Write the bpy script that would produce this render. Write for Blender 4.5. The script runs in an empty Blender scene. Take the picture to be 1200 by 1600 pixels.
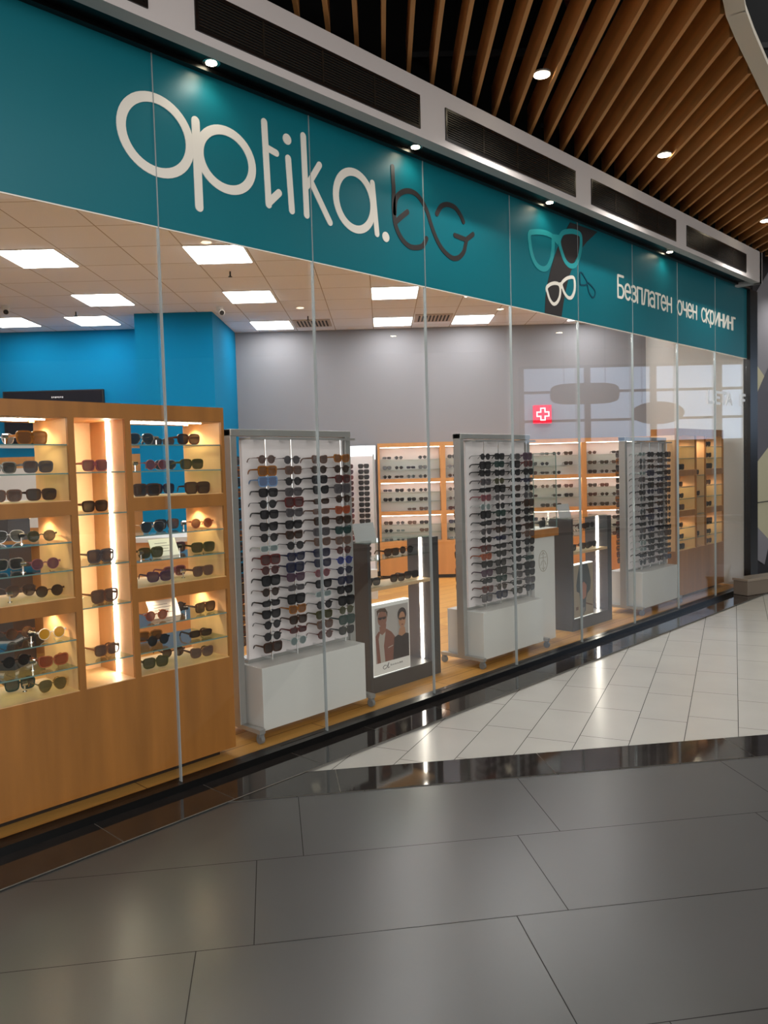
import bpy, bmesh, math, random
from mathutils import Vector, Matrix
random.seed(7)
scene = bpy.context.scene
col = scene.collection

# ---------------------------------------------------------------- frames of reference
# world: x runs along the shop front, y runs into the shop, z up; glass front at y = 0
A = 0.76464
CAMY, CAMH = -3.515, 1.6
# interior axes (shop and mall grid are turned 46 degrees to the glass front)
IE = (Vector((math.sin(A), -math.cos(A), 0)), Vector((math.cos(A), math.sin(A), 0)))
IROT = math.atan2(-math.cos(A), math.sin(A))
def I(X, Y, z=0.0):
    return Vector((0, CAMY, z)) + IE[0] * X + IE[1] * Y

# ---------------------------------------------------------------- camera
F, PITCH, ROLL = 1236.67, 0.0553948, -0.0273145
cam = bpy.data.cameras.new('camera'); camo = bpy.data.objects.new('camera', cam); col.objects.link(camo)
cam.sensor_fit = 'HORIZONTAL'; cam.sensor_width = 36.0; cam.lens = 36.0 * F / 1200.0
cam.clip_start = 0.05; cam.clip_end = 200
fw = IE[1] * math.cos(PITCH) + Vector((0, 0, -math.sin(PITCH)))
up0 = IE[1] * math.sin(PITCH) + Vector((0, 0, math.cos(PITCH)))
rt = IE[0] * math.cos(ROLL) + up0 * math.sin(ROLL)
up = -IE[0] * math.sin(ROLL) + up0 * math.cos(ROLL)
m = Matrix((rt, up, -fw)).transposed().to_4x4(); m.translation = Vector((0, CAMY, CAMH))
camo.matrix_world = m
scene.camera = camo

# ---------------------------------------------------------------- exposure, world, light levels
scene.view_settings.view_transform = 'Standard'; scene.view_settings.look = 'None'
scene.view_settings.gamma = 1.0; scene.view_settings.use_curve_mapping = False
scene.view_settings.exposure = 0.45
scene.cycles.max_bounces = 8; scene.cycles.transparent_max_bounces = 24
scene.cycles.diffuse_bounces = 3; scene.cycles.glossy_bounces = 4
scene.cycles.caustics_reflective = False; scene.cycles.caustics_refractive = False
scene.cycles.sample_clamp_indirect = 4.0
world = bpy.data.worlds.new('world'); scene.world = world; world.use_nodes = True
world.node_tree.nodes['Background'].inputs[0].default_value = (0.9, 0.93, 1.0, 1)
world.node_tree.nodes['Background'].inputs[1].default_value = 0.9
PANEL_E = 12.0          # shop ceiling panels
STRIP_E = 18.0          # LED strips
MALL_W = 45.0          # mall downlights (spot power, W)
CAB_W = 2.0            # warm cabinet spots (W)
FILL_E = 3.4           # added unseen light wall behind the camera
WIN_E = 1.2            # daylight windows across the mall

# ---------------------------------------------------------------- materials
def srgb(r, g, b):
    f = lambda c: (c / 255 / 12.92) if c / 255 <= 0.04045 else ((c / 255 + 0.055) / 1.055) ** 2.4
    return (f(r), f(g), f(b), 1)
def mat(name, c, rough=0.5, metal=0.0, emit=0.0, ec=None, alpha=1.0, spec=0.5, noise=0.0, nscale=8.0, nstretch=(1, 1, 1), coat=0.0, bump=0.0):
    M = bpy.data.materials.new(name); M.use_nodes = True
    nt = M.node_tree; b = nt.nodes['Principled BSDF']
    col4 = srgb(*c); b.inputs['Base Color'].default_value = col4
    b.inputs['Roughness'].default_value = rough; b.inputs['Metallic'].default_value = metal
    b.inputs['Specular IOR Level'].default_value = spec; b.inputs['Alpha'].default_value = alpha
    b.inputs['Coat Weight'].default_value = coat
    if emit:
        b.inputs['Emission Color'].default_value = srgb(*(ec or c)); b.inputs['Emission Strength'].default_value = emit
    if noise or bump:
        tc = nt.nodes.new('ShaderNodeTexCoord'); mp = nt.nodes.new('ShaderNodeMapping')
        mp.inputs['Scale'].default_value = nstretch
        n = nt.nodes.new('ShaderNodeTexNoise'); n.inputs['Scale'].default_value = nscale; n.inputs['Detail'].default_value = 5
        nt.links.new(tc.outputs['Object'], mp.inputs['Vector']); nt.links.new(mp.outputs['Vector'], n.inputs['Vector'])
        if noise:
            r = nt.nodes.new('ShaderNodeValToRGB')
            lo = [max(0, v * (1 - noise)) for v in col4[:3]] + [1]; hi = [min(1, v * (1 + noise)) for v in col4[:3]] + [1]
            r.color_ramp.elements[0].position = 0.3; r.color_ramp.elements[0].color = lo
            r.color_ramp.elements[1].position = 0.7; r.color_ramp.elements[1].color = hi
            nt.links.new(n.outputs['Fac'], r.inputs['Fac']); nt.links.new(r.outputs['Color'], b.inputs['Base Color'])
        if bump:
            bp = nt.nodes.new('ShaderNodeBump'); bp.inputs['Strength'].default_value = bump; bp.inputs['Distance'].default_value = 0.002
            nt.links.new(n.outputs['Fac'], bp.inputs['Height']); nt.links.new(bp.outputs['Normal'], b.inputs['Normal'])
    return M
def glass_mat(name, tint=(255, 255, 255), gain=1.0, ior=1.5):
    M = bpy.data.materials.new(name); M.use_nodes = True; nt = M.node_tree
    for n in list(nt.nodes): nt.nodes.remove(n)
    o = nt.nodes.new('ShaderNodeOutputMaterial'); mx = nt.nodes.new('ShaderNodeMixShader')
    t = nt.nodes.new('ShaderNodeBsdfTransparent'); g = nt.nodes.new('ShaderNodeBsdfGlossy')
    t.inputs['Color'].default_value = srgb(*tint); g.inputs['Roughness'].default_value = 0.0
    g.inputs['Color'].default_value = (gain, gain, gain, 1)
    fr = nt.nodes.new('ShaderNodeFresnel'); fr.inputs['IOR'].default_value = ior
    geo = nt.nodes.new('ShaderNodeNewGeometry'); inv = nt.nodes.new('ShaderNodeVectorMath'); inv.operation = 'SCALE'
    # the pane is thin: use the same Fresnel factor from both sides
    sg = nt.nodes.new('ShaderNodeMath'); sg.operation = 'MULTIPLY_ADD'; sg.inputs[1].default_value = -2.0; sg.inputs[2].default_value = 1.0
    nt.links.new(geo.outputs['Backfacing'], sg.inputs[0])
    nt.links.new(geo.outputs['Normal'], inv.inputs[0])
    iv = nt.nodes.new('ShaderNodeMath'); iv.operation = 'MULTIPLY_ADD'
    iv.inputs[1].default_value = (1 / ior) - ior; iv.inputs[2].default_value = ior
    nt.links.new(geo.outputs['Backfacing'], iv.inputs[0])
    fr.inputs['IOR'].default_value = ior
    # Fresnel node inverts IOR itself on back faces; feed ior^-1 there so both sides match
    nt.links.new(iv.outputs[0], fr.inputs['IOR'])
    nt.links.new(fr.outputs[0], mx.inputs[0]); nt.links.new(t.outputs[0], mx.inputs[1]); nt.links.new(g.outputs[0], mx.inputs[2])
    nt.links.new(mx.outputs[0], o.inputs['Surface'])
    return M
def emis(name, c, s):
    M = bpy.data.materials.new(name); M.use_nodes = True; nt = M.node_tree
    for n in list(nt.nodes): nt.nodes.remove(n)
    o = nt.nodes.new('ShaderNodeOutputMaterial'); e = nt.nodes.new('ShaderNodeEmission')
    e.inputs['Color'].default_value = srgb(*c); e.inputs['Strength'].default_value = s
    nt.links.new(e.outputs[0], o.inputs['Surface']); return M
def plank_mat():
    M = mat('oak_floor', (178, 128, 66), 0.5, spec=0.3)
    nt = M.node_tree; b = nt.nodes['Principled BSDF']
    tc = nt.nodes.new('ShaderNodeTexCoord'); br = nt.nodes.new('ShaderNodeTexBrick')
    br.inputs['Scale'].default_value = 1.0; br.inputs['Brick Width'].default_value = 1.2; br.inputs['Row Height'].default_value = 0.19
    br.inputs['Mortar Size'].default_value = 0.0025; br.offset = 0.37
    br.inputs['Color1'].default_value = srgb(226, 168, 88); br.inputs['Color2'].default_value = srgb(208, 148, 72); br.inputs['Mortar'].default_value = srgb(100, 66, 30)
    mp = nt.nodes.new('ShaderNodeMapping'); mp.inputs['Scale'].default_value = (1.2, 14, 1)
    n = nt.nodes.new('ShaderNodeTexNoise'); n.inputs['Scale'].default_value = 2.5; n.inputs['Detail'].default_value = 6
    mx = nt.nodes.new('ShaderNodeMixRGB'); mx.blend_type = 'MULTIPLY'; mx.inputs[0].default_value = 0.35
    nt.links.new(tc.outputs['Object'], br.inputs['Vector']); nt.links.new(tc.outputs['Object'], mp.inputs['Vector'])
    nt.links.new(mp.outputs['Vector'], n.inputs['Vector'])
    nt.links.new(br.outputs['Color'], mx.inputs[1]); nt.links.new(n.outputs['Fac'], mx.inputs[2])
    nt.links.new(mx.outputs[0], b.inputs['Base Color']); return M
def ceil_mat():
    M = mat('ceiling_tile', (212, 190, 172), 0.9)
    nt = M.node_tree; b = nt.nodes['Principled BSDF']
    tc = nt.nodes.new('ShaderNodeTexCoord'); br = nt.nodes.new('ShaderNodeTexBrick'); mp = nt.nodes.new('ShaderNodeMapping')
    mp.inputs['Location'].default_value = (0.08, -7.06 + 12.0, 0)
    br.offset = 0.0; br.inputs['Scale'].default_value = 1.0; br.inputs['Brick Width'].default_value = 0.543; br.inputs['Row Height'].default_value = 0.6
    br.inputs['Mortar Size'].default_value = 0.006; br.inputs['Mortar Smooth'].default_value = 0.3
    br.inputs['Color1'].default_value = srgb(240, 245, 255); br.inputs['Color2'].default_value = srgb(234, 240, 250); br.inputs['Mortar'].default_value = srgb(170, 166, 164)
    nt.links.new(tc.outputs['Object'], mp.inputs['Vector']); nt.links.new(mp.outputs['Vector'], br.inputs['Vector'])
    nt.links.new(br.outputs['Color'], b.inputs['Base Color']); return M
WOOD = mat('oak_veneer', (164, 106, 48), 0.42, noise=0.16, nscale=3.0, nstretch=(4, 4, 0.35))
WOODIN = mat('light_oak_lining', (234, 184, 132), 0.5, noise=0.07, nscale=3.0, nstretch=(4, 4, 0.35))
ORANGE = mat('orange_oak', (204, 144, 84), 0.45, noise=0.08, nscale=3.0, nstretch=(4, 4, 0.35))
SLAT = mat('slat_wood', (224, 160, 96), 0.55, noise=0.15, nscale=3, nstretch=(6, 0.4, 6))
KICK = mat('dark_kick', (38, 26, 18), 0.5)
TEAL = mat('teal_film', (8, 106, 118), 0.38, noise=0.03, nscale=1.5)
LETW = mat('letter_cream', (232, 226, 214), 0.5)
LETD = mat('letter_charcoal', (50, 46, 46), 0.45)
LETT = mat('letter_turquoise', (40, 150, 155), 0.45)
LETN = mat('letter_navy', (10, 60, 78), 0.45)
BLUE = mat('blue_paint', (0, 122, 168), 0.85, spec=0.15)
GREY = mat('grey_paint', (139, 138, 143), 0.7)
PLAST = mat('white_plaster', (205, 198, 195), 0.7)
BLACK = mat('black_metal', (14, 14, 14), 0.3, spec=0.5)
MATBLK = mat('matt_black', (20, 19, 18), 0.7)
VOID = mat('plenum_black', (12, 12, 12), 0.9)
ALU = mat('brushed_aluminium', (172, 171, 168), 0.4, metal=0.6)
CHROME = mat('chrome', (220, 220, 220), 0.12, metal=1.0)
WHITE = mat('white_laminate', (208, 206, 202), 0.45)
PANELW = mat('white_panel', (235, 226, 226), 0.6)
DARK = mat('anthracite_laminate', (58, 54, 54), 0.45)
DARKIN = mat('anthracite_inner', (88, 84, 88), 0.4)
CARD = mat('white_card', (232, 230, 226), 0.6)
CARDG = mat('card_print', (120, 120, 120), 0.6)
ACR = mat('frosted_acrylic', (190, 192, 192), 0.35, alpha=0.8)
TV = mat('screen_black', (26, 26, 34), 0.2)
RUBBER = mat('grey_rubber', (120, 120, 120), 0.6)
TGREY = mat('grey_porcelain', (78, 77, 76), 0.30, noise=0.06, nscale=1.3)
TWHITE = mat('light_porcelain', (190, 187, 180), 0.22, noise=0.04, nscale=2)
TDARK = mat('black_polished_stone', (42, 38, 36), 0.06, noise=0.25, nscale=9, spec=0.7)
GROUTD = mat('dark_grout', (40, 38, 36), 0.9); GROUTL = mat('light_grout', (140, 134, 124), 0.9)
MIRROR = mat('mirror', (210, 214, 222), 0.03, metal=1.0)
KHAKI = mat('wall_khaki', (206, 200, 168), 0.6); WG = mat('wall_mid_grey', (146, 144, 150), 0.6)
WD = mat('wall_dark_grey', (104, 102, 110), 0.6); WB = mat('wall_charcoal', (48, 44, 46), 0.6)
GLASS = glass_mat('shop_front_glass', (252, 253, 252), 1.0, 1.42)
SHELFG = glass_mat('shelf_glass', (222, 236, 232), 1.0, 1.5)
CASEG = glass_mat('case_glass', (250, 252, 251), 1.0, 1.35)
EDGE = mat('glass_edge', (120, 150, 145), 0.15, alpha=0.75)
SEAL = mat('clear_seal', (170, 178, 178), 0.2, metal=0.3)
E_PANEL = emis('panel_light', (253, 251, 251), PANEL_E)
E_STRIP = emis('led_strip', (255, 244, 228), STRIP_E)
E_TOWER = emis('tower_led', (255, 236, 208), STRIP_E * 2.4)
E_WARM = emis('warm_led', (255, 200, 120), 25)
E_SPOT = emis('downlight_glow', (255, 240, 205), 14)
E_RED = emis('red_reflection_glow', (235, 40, 60), 1.0); E_WHT = emis('white_reflection_glow', (255, 250, 250), 1.3)
E_WIN = emis('daylight', (190, 212, 240), WIN_E)
E_FRAME = emis('lightbox_edge', (250, 248, 240), 1.6)

# ---------------------------------------------------------------- mesh helpers
class MB:
    def __init__(s): s.v = []; s.f = []; s.mi = []
    def quad(s, a, b, c, d, mi=0):
        i = len(s.v); s.v += [tuple(a), tuple(b), tuple(c), tuple(d)]; s.f.append((i, i + 1, i + 2, i + 3)); s.mi.append(mi); return s
    def poly(s, pts, mi=0):
        i = len(s.v); s.v += [tuple(p) for p in pts]; s.f.append(tuple(range(i, i + len(pts)))); s.mi.append(mi); return s
    def box(s, x0, x1, y0, y1, z0, z1, mi=0, T=None):
        P = [(x0, y0, z0), (x1, y0, z0), (x1, y1, z0), (x0, y1, z0), (x0, y0, z1), (x1, y0, z1), (x1, y1, z1), (x0, y1, z1)]
        if T: P = [tuple(T @ Vector(p)) for p in P]
        i = len(s.v); s.v += P
        for f in ((0, 3, 2, 1), (4, 5, 6, 7), (0, 1, 5, 4), (1, 2, 6, 5), (2, 3, 7, 6), (3, 0, 4, 7)):
            s.f.append(tuple(i + k for k in f)); s.mi.append(mi)
        return s
    def cyl(s, c, r, axis, L, n=12, mi=0, r2=None):
        ax = Vector(axis).normalized(); u = ax.orthogonal().normalized(); w = ax.cross(u); c = Vector(c); r2 = r if r2 is None else r2
        i = len(s.v)
        for k in range(n):
            t = 2 * math.pi * k / n; s.v.append(tuple(c + (u * math.cos(t) + w * math.sin(t)) * r))
        for k in range(n):
            t = 2 * math.pi * k / n; s.v.append(tuple(c + ax * L + (u * math.cos(t) + w * math.sin(t)) * r2))
        for k in range(n):
            s.f.append((i + k, i + (k + 1) % n, i + n + (k + 1) % n, i + n + k)); s.mi.append(mi)
        s.f.append(tuple(i + k for k in reversed(range(n)))); s.mi.append(mi)
        s.f.append(tuple(i + n + k for k in range(n))); s.mi.append(mi)
        return s
    def tube(s, pts, w, h, mi=0, up=Vector((0, 0, 1))):
        # rectangular sweep
        n = len(pts); i = len(s.v)
        for k, p in enumerate(pts):
            p = Vector(p); d = (Vector(pts[min(k + 1, n - 1)]) - Vector(pts[max(k - 1, 0)])).normalized()
            a = d.cross(up); a = a.normalized() if a.length > 1e-4 else Vector((1, 0, 0)); b = a.cross(d).normalized()
            ww = w[k] if isinstance(w, (list, tuple)) else w; hh = h[k] if isinstance(h, (list, tuple)) else h
            for sx, sy in ((-1, -1), (1, -1), (1, 1), (-1, 1)): s.v.append(tuple(p + a * ww / 2 * sx + b * hh / 2 * sy))
        for k in range(n - 1):
            for j in range(4):
                s.f.append((i + 4 * k + j, i + 4 * k + (j + 1) % 4, i + 4 * k + 4 + (j + 1) % 4, i + 4 * k + 4 + j)); s.mi.append(mi)
        s.f.append((i + 3, i + 2, i + 1, i)); s.mi.append(mi); e = i + 4 * (n - 1)
        s.f.append((e, e + 1, e + 2, e + 3)); s.mi.append(mi); return s
    def prism(s, pts, y0, y1, mi=0):
        # outline in (x, z), extruded in y
        n = len(pts); i = len(s.v)
        s.v += [(p[0], y0, p[1]) for p in pts] + [(p[0], y1, p[1]) for p in pts]
        s.f.append(tuple(range(i, i + n))); s.mi.append(mi); s.f.append(tuple(i + n + k for k in reversed(range(n)))); s.mi.append(mi)
        for k in range(n): s.f.append((i + (k + 1) % n, i + k, i + n + k, i + n + (k + 1) % n)); s.mi.append(mi)
        return s
    def ring(s, outer, inner, y0, y1, mi=0):
        n = len(outer); i = len(s.v)
        for y in (y0, y1):
            s.v += [(p[0], y, p[1]) for p in outer] + [(p[0], y, p[1]) for p in inner]
        for k in range(n):
            k2 = (k + 1) % n; o0, o1, a0, a1 = i + k, i + k2, i + n + k, i + n + k2; B = 2 * n
            for f in ((o0, o1, a1, a0), (o1 + B, o0 + B, a0 + B, a1 + B), (o1, o0, o0 + B, o1 + B), (a0, a1, a1 + B, a0 + B)):
                s.f.append(f); s.mi.append(mi)
        return s
    def stroke(s, pts, w, y0, y1, closed=False, mi=0):
        # a pen stroke in the (x, z) plane with round ends
        P = [Vector((p[0], p[1])) for p in pts]; n = len(P); L = []; R = []
        for k in range(n):
            a = P[(k - 1) % n] if closed or k > 0 else P[k]; b = P[(k + 1) % n] if closed or k < n - 1 else P[k]
            d = (b - a).normalized(); nn = Vector((-d.y, d.x)); L.append(P[k] + nn * w / 2); R.append(P[k] - nn * w / 2)
        if closed: return s.ring([tuple(v) for v in L], [tuple(v) for v in R], y0, y1, mi)
        d0 = (P[0] - P[1]).normalized(); d1 = (P[-1] - P[-2]).normalized(); out = []
        out += L
        b = math.atan2(L[-1].y - P[-1].y, L[-1].x - P[-1].x)
        out += [P[-1] + Vector((math.cos(b - math.pi * k / 8), math.sin(b - math.pi * k / 8))) * w / 2 for k in range(1, 8)]
        out += list(reversed(R))
        b = math.atan2(R[0].y - P[0].y, R[0].x - P[0].x)
        out += [P[0] + Vector((math.cos(b - math.pi * k / 8), math.sin(b - math.pi * k / 8))) * w / 2 for k in range(1, 8)]
        # strip plus two half-round caps that only touch along their diameters
        def fan(cx, cy, v0):
            b0 = math.atan2(v0.y - cy, v0.x - cx)
            return [(cx + math.cos(b0 - math.pi * k / 8) * w / 2, cy + math.sin(b0 - math.pi * k / 8) * w / 2) for k in range(9)]
        i = len(s.v); m_ = len(L); B = 2 * m_
        for y in (y0, y1): s.v += [(v.x, y, v.y) for v in L] + [(v.x, y, v.y) for v in R]
        for k in range(m_ - 1):
            for f in ((i + k, i + m_ + k, i + m_ + k + 1, i + k + 1), (i + B + k, i + B + k + 1, i + B + m_ + k + 1, i + B + m_ + k), (i + k, i + k + 1, i + B + k + 1, i + B + k), (i + m_ + k + 1, i + m_ + k, i + B + m_ + k, i + B + m_ + k + 1)):
                s.f.append(f); s.mi.append(mi)
        for c, v0 in ((P[-1], L[-1]), (P[0], R[0])):
            s.prism(fan(c.x, c.y, v0), y0, y1, mi)
        return s
    def disc(s, x, z, r, y0, y1, mi=0, n=20):
        return s.prism([(x + r * math.cos(2 * math.pi * k / n), z - r * math.sin(2 * math.pi * k / n)) for k in range(n)], y0, y1, mi)
    def mesh(s, name):
        me = bpy.data.meshes.new(name); me.from_pydata(s.v, [], s.f); me.polygons.foreach_set('material_index', s.mi); me.update(); return me
    def build(s, name, mats, parent=None, bevel=0.0, smooth=False, loc=None, rotz=None):
        me = s.mesh(name)
        for M_ in (mats if isinstance(mats, (list, tuple)) else [mats]): me.materials.append(M_)
        if smooth: me.polygons.foreach_set('use_smooth', [True] * len(me.polygons))
        o = bpy.data.objects.new(name, me); col.objects.link(o)
        if parent: o.parent = parent
        if loc is not None: o.location = loc
        if rotz is not None: o.rotation_euler = (0, 0, rotz)
        if bevel:
            b = o.modifiers.new('bevel', 'BEVEL'); b.width = bevel; b.segments = 2; b.limit_method = 'ANGLE'
        return o
def tag(o, label=None, cat=None, group=None, kind=None):
    if label: o['label'] = label
    if cat: o['category'] = cat
    if group: o['group'] = group
    if kind: o['kind'] = kind
    return o
def empty(name, loc=(0, 0, 0), rotz=0.0, label=None, cat=None, group=None):
    o = bpy.data.objects.new(name, None); col.objects.link(o); o.location = loc; o.rotation_euler = (0, 0, rotz)
    o.empty_display_size = 0.1
    return tag(o, label, cat, group)
def struct(name, mb, mats, **k): return tag(mb.build(name, mats, **k), kind='structure')
def spot(name, loc, power, color=(1, 0.85, 0.65), angle=100, size=0.02, parent=None, blend=0.6, target=None):
    l = bpy.data.lights.new(name, 'SPOT'); l.energy = power; l.color = color; l.spot_size = math.radians(angle); l.spot_blend = blend; l.shadow_soft_size = size
    o = bpy.data.objects.new(name, l); col.objects.link(o); o.location = loc
    if target is not None: o.rotation_euler = (Vector(target) - Vector(loc)).to_track_quat('-Z', 'Y').to_euler()
    if parent: o.parent = parent
    return o
def smooth_path(pts, n=6, closed=False):
    P = [Vector(p) for p in pts]; out = []; N = len(P); rng = N if closed else N - 1
    for i in range(rng):
        p0 = P[(i - 1) % N] if closed or i > 0 else P[i]; p1 = P[i]; p2 = P[(i + 1) % N]; p3 = P[(i + 2) % N] if closed or i + 2 < N else p2
        for k in range(n):
            t = k / n
            out.append(tuple(0.5 * ((2 * p1) + (p2 - p0) * t + (2 * p0 - 5 * p1 + 4 * p2 - p3) * t * t + (3 * p1 - p0 - 3 * p2 + p3) * t ** 3)))
    if not closed: out.append(tuple(P[-1]))
    return out
IORG = (0, CAMY, 0)

# ================================================================ THE SETTING
# ---- mall floor: layers of tiles over grout, a few millimetres apart
def grid_tiles(name, ang, t0, _r, umin, umax, w, offs, z, m_tile, m_grout, gap=0.0035):
    """rows of tiles; local x = u (across), y = t (depth); offs gives a joint position for each row"""
    mb = MB(); mb.quad((umin, t0[0], z - 0.002), (umax, t0[0], z - 0.002), (umax, t0[-1], z - 0.002), (umin, t0[-1], z - 0.002), 1)
    for i in range(len(t0) - 1):
        o = offs(i); k0 = math.floor((umin - o) / w)
        x = o + k0 * w
        while x < umax:
            a, b = max(x, umin), min(x + w, umax)
            if b - a > 0.02: mb.quad((a + gap / 2, t0[i] + gap / 2, z), (b - gap / 2, t0[i] + gap / 2, z), (b - gap / 2, t0[i + 1] - gap / 2, z), (a + gap / 2, t0[i + 1] - gap / 2, z))
            x += w
    return struct(name, mb, [m_tile, m_grout], loc=IORG, rotz=IROT + math.pi * 0 - ang)
TA = -0.142132
jo = {8: 0.817, 9: 1.01, 10: 0.085}
def tiles(name, ang, rows, umin, umax, w, offs, z, mt, mg, gap=0.0035):
    return grid_tiles(name, ang, rows, None, umin, umax, w, offs, z, mt, mg, gap)
rowsG = [2.052 - 0.597 * k for k in range(9, 0, -1)] + [2.052, 2.648, 3.24, 3.85]
jo = {9: 0.817, 10: 1.01, 11: 0.085}
fl = tiles('floor', TA, rowsG, -7, 9, 1.118, lambda i: jo.get(i, (i * 0.41) % 1.1), -0.006, TGREY, GROUTD)
tiles('floor_stripe', TA, [3.85, 4.155], -3, 9, 1.118, lambda i: 0.294, -0.002, TDARK, GROUTL)
WA = math.radians(23.9)
# light tiles run in columns: swap axes by turning a further quarter
colsW = [0.02 - 0.286 * k for k in range(10, 0, -1)] + [0.02 + 0.286 * k for k in range(0, 26)]
mbw = MB(); mbw.quad((-3.2, 3.0, -0.012), (8, 3.0, -0.012), (8, 19, -0.012), (-3.2, 19, -0.012), 1)
for i, u in enumerate(colsW):
    off = 5.11 if i % 2 else 5.24 - 0.03
    off = {0: 5.11, 1: 5.24}[i % 2]
    t = off - 0.58 * 4
    while t < 19:
        mbw.quad((u + 0.002, t + 0.002, -0.010), (u + 0.284, t + 0.002, -0.010), (u + 0.284, t + 0.578, -0.010), (u + 0.002, t + 0.578, -0.010)); t += 0.58
struct('floor_light', mbw, [TWHITE, GROUTD], loc=IORG, rotz=IROT - WA)
# polished border strip along the shop front
mbb = MB(); mbb.quad((-6, -0.335, 0.0), (16, -0.335, 0.0), (16, 0, 0.0), (-6, 0, 0.0), 1)
x = 1.62 - 0.586 * 13
while x < 16:
    mbb.quad((x + 0.002, -0.330, 0.002), (x + 0.584, -0.330, 0.002), (x + 0.584, -0.04, 0.002), (x + 0.002, -0.04, 0.002)); x += 0.586
struct('floor_border', mbb, [TDARK, GROUTL])

struct('floor_mall', MB().quad((-20, -20, -0.016), (17.2, -20, -0.016), (17.2, 26, -0.016), (-20, 26, -0.016)), mat('far_floor', (150, 146, 138), 0.3), loc=IORG, rotz=IROT)
# ---- shop shell
FP = [(-5, 0.05)]  # footprint in world
shop_pts = [(-5.0, 0.03), (10.10, 0.03)] + [(10.12, 0.90), tuple(I(3.83, 11.5)[:2]), tuple(I(-2.07, 11.5)[:2]), tuple(I(-6.5, 11.5)[:2]), tuple(I(-6.5, -1.0)[:2])]
mf = MB(); inv = Matrix.Rotation(-0.0, 4, 'Z')
mf.poly([(p[0], p[1], 0.03) for p in shop_pts])
struct('floor_shop', mf, plank_mat())
mc = MB()
Minv = (Matrix.Translation(Vector(IORG)) @ Matrix.Rotation(IROT, 4, 'Z')).inverted()
mc.poly([tuple(Minv @ Vector((p[0], p[1] + (0.10 if i < 2 else 0), 3.6))) for i, p in reversed(list(enumerate(shop_pts)))])
struct('ceiling', mc, ceil_mat(), loc=IORG, rotz=IROT)
def iwall(name, X0, Y0, X1, Y1, M_, z0=0.03, z1=3.6, th=0.1):
    d = Vector((X1 - X0, Y1 - Y0, 0)); n = Vector((-d.y, d.x, 0)).normalized() * th
    mb = MB(); a, b = Vector((X0, Y0, 0)), Vector((X1, Y1, 0))
    P = [a, b, b + n, a + n]; i = 0
    mb.v = [(p.x, p.y, z) for z in (z0, z1) for p in P]
    mb.f = [(0, 3, 2, 1), (4, 5, 6, 7), (0, 1, 5, 4), (1, 2, 6, 5), (2, 3, 7, 6), (3, 0, 4, 7)]; mb.mi = [0] * 6
    return struct(name, mb, M_, loc=IORG, rotz=IROT)
iwall('wall_rear', -2.07, 11.5, 3.9, 11.5, GREY)
iwall('wall_rear_blue', -6.5, 11.0, -3.04, 11.0, BLUE)
mbp = MB(); mbp.box(-3.04, -2.07, 9.96, 11.6, 0.03, 3.6)
struct('wall_column_blue', mbp, BLUE, loc=IORG, rotz=IROT)
iwall('wall_left', -6.5, -1.0, -6.5, 11.0, GREY)
mbq = MB(); pe = I(3.83, 11.5)
mbq.box(10.105, 10.2, 0.03, 0.90, 0.03, 3.6)
mbq.v += [(10.115, 0.90, 0.03), (10.2, 0.90, 0.03), (pe.x + 0.1, pe.y, 0.03), (pe.x, pe.y, 0.03), (10.115, 0.90, 3.6), (10.2, 0.90, 3.6), (pe.x + 0.1, pe.y, 3.6), (pe.x, pe.y, 3.6)]
for f in ((0, 3, 2, 1), (4, 5, 6, 7), (0, 1, 5, 4), (1, 2, 6, 5), (2, 3, 7, 6), (3, 0, 4, 7)): mbq.f.append(tuple(8 + k for k in f)); mbq.mi.append(0)
struct('wall_right', mbq, mat('stone_grey', (205, 203, 196), 0.4, noise=0.05, nscale=1.2))
# baseboards
mb = MB(); mb.box(-2.05, 3.8, 11.47, 11.5, 0.03, 0.1)
struct('baseboard_rear', mb, KICK, loc=IORG, rotz=IROT)

# ---- shop front: base rail, glass panes, clear joints, black head and post
struct('trim_1', MB().box(-5, 10.10, -0.055, 0.045, 0.0, 0.036).box(-5, 10.10, -0.055, -0.045, 0.036, 0.040), BLACK)
seams = [-3.9 + 1.0014 * k for k in range(0, 15)]
seams = [2.11 + 1.0 * k for k in range(-7, 9)]
for k in range(len(seams) - 1):
    struct('window_%d' % (k + 1), MB().box(seams[k] + 0.004, seams[k + 1] - 0.004, -0.005, 0.005, 0.036, 3.64), GLASS)
for k, sx in enumerate(seams[1:-1]):
    struct('trim_%d' % (k + 2), MB().box(sx - 0.0022, sx + 0.0022, -0.0175, 0.0045, 0.036, 3.64), SEAL)
struct('trim_20', MB().box(-5, 10.12, -0.05, 0.06, 3.635, 3.66), BLACK)
struct('trim_21', MB().box(10.11, 10.36, -0.05, 0.028, 0.0, 3.64), BLACK)
# bulkhead: black recessed soffit, white lip and face
struct('ceiling_soffit', MB().box(-5, 9.9, -0.205, -0.05, 3.66, 3.70), BLACK)
struct('wall_bulkhead', MB().box(-5, 9.78, -0.29, -0.205, 3.615, 3.965).box(-5, 9.78, -0.205, 0.05, 3.72, 3.965).box(9.72, 9.80, -0.29, 0.05, 3.615, 3.965), PLAST)
struct('wall_above', MB().box(-8, 10.4, 0.02, 0.15, 3.66, 9.0).box(10.4, 18, 0.06, 0.15, 5.2, 9.0), VOID)
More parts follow.
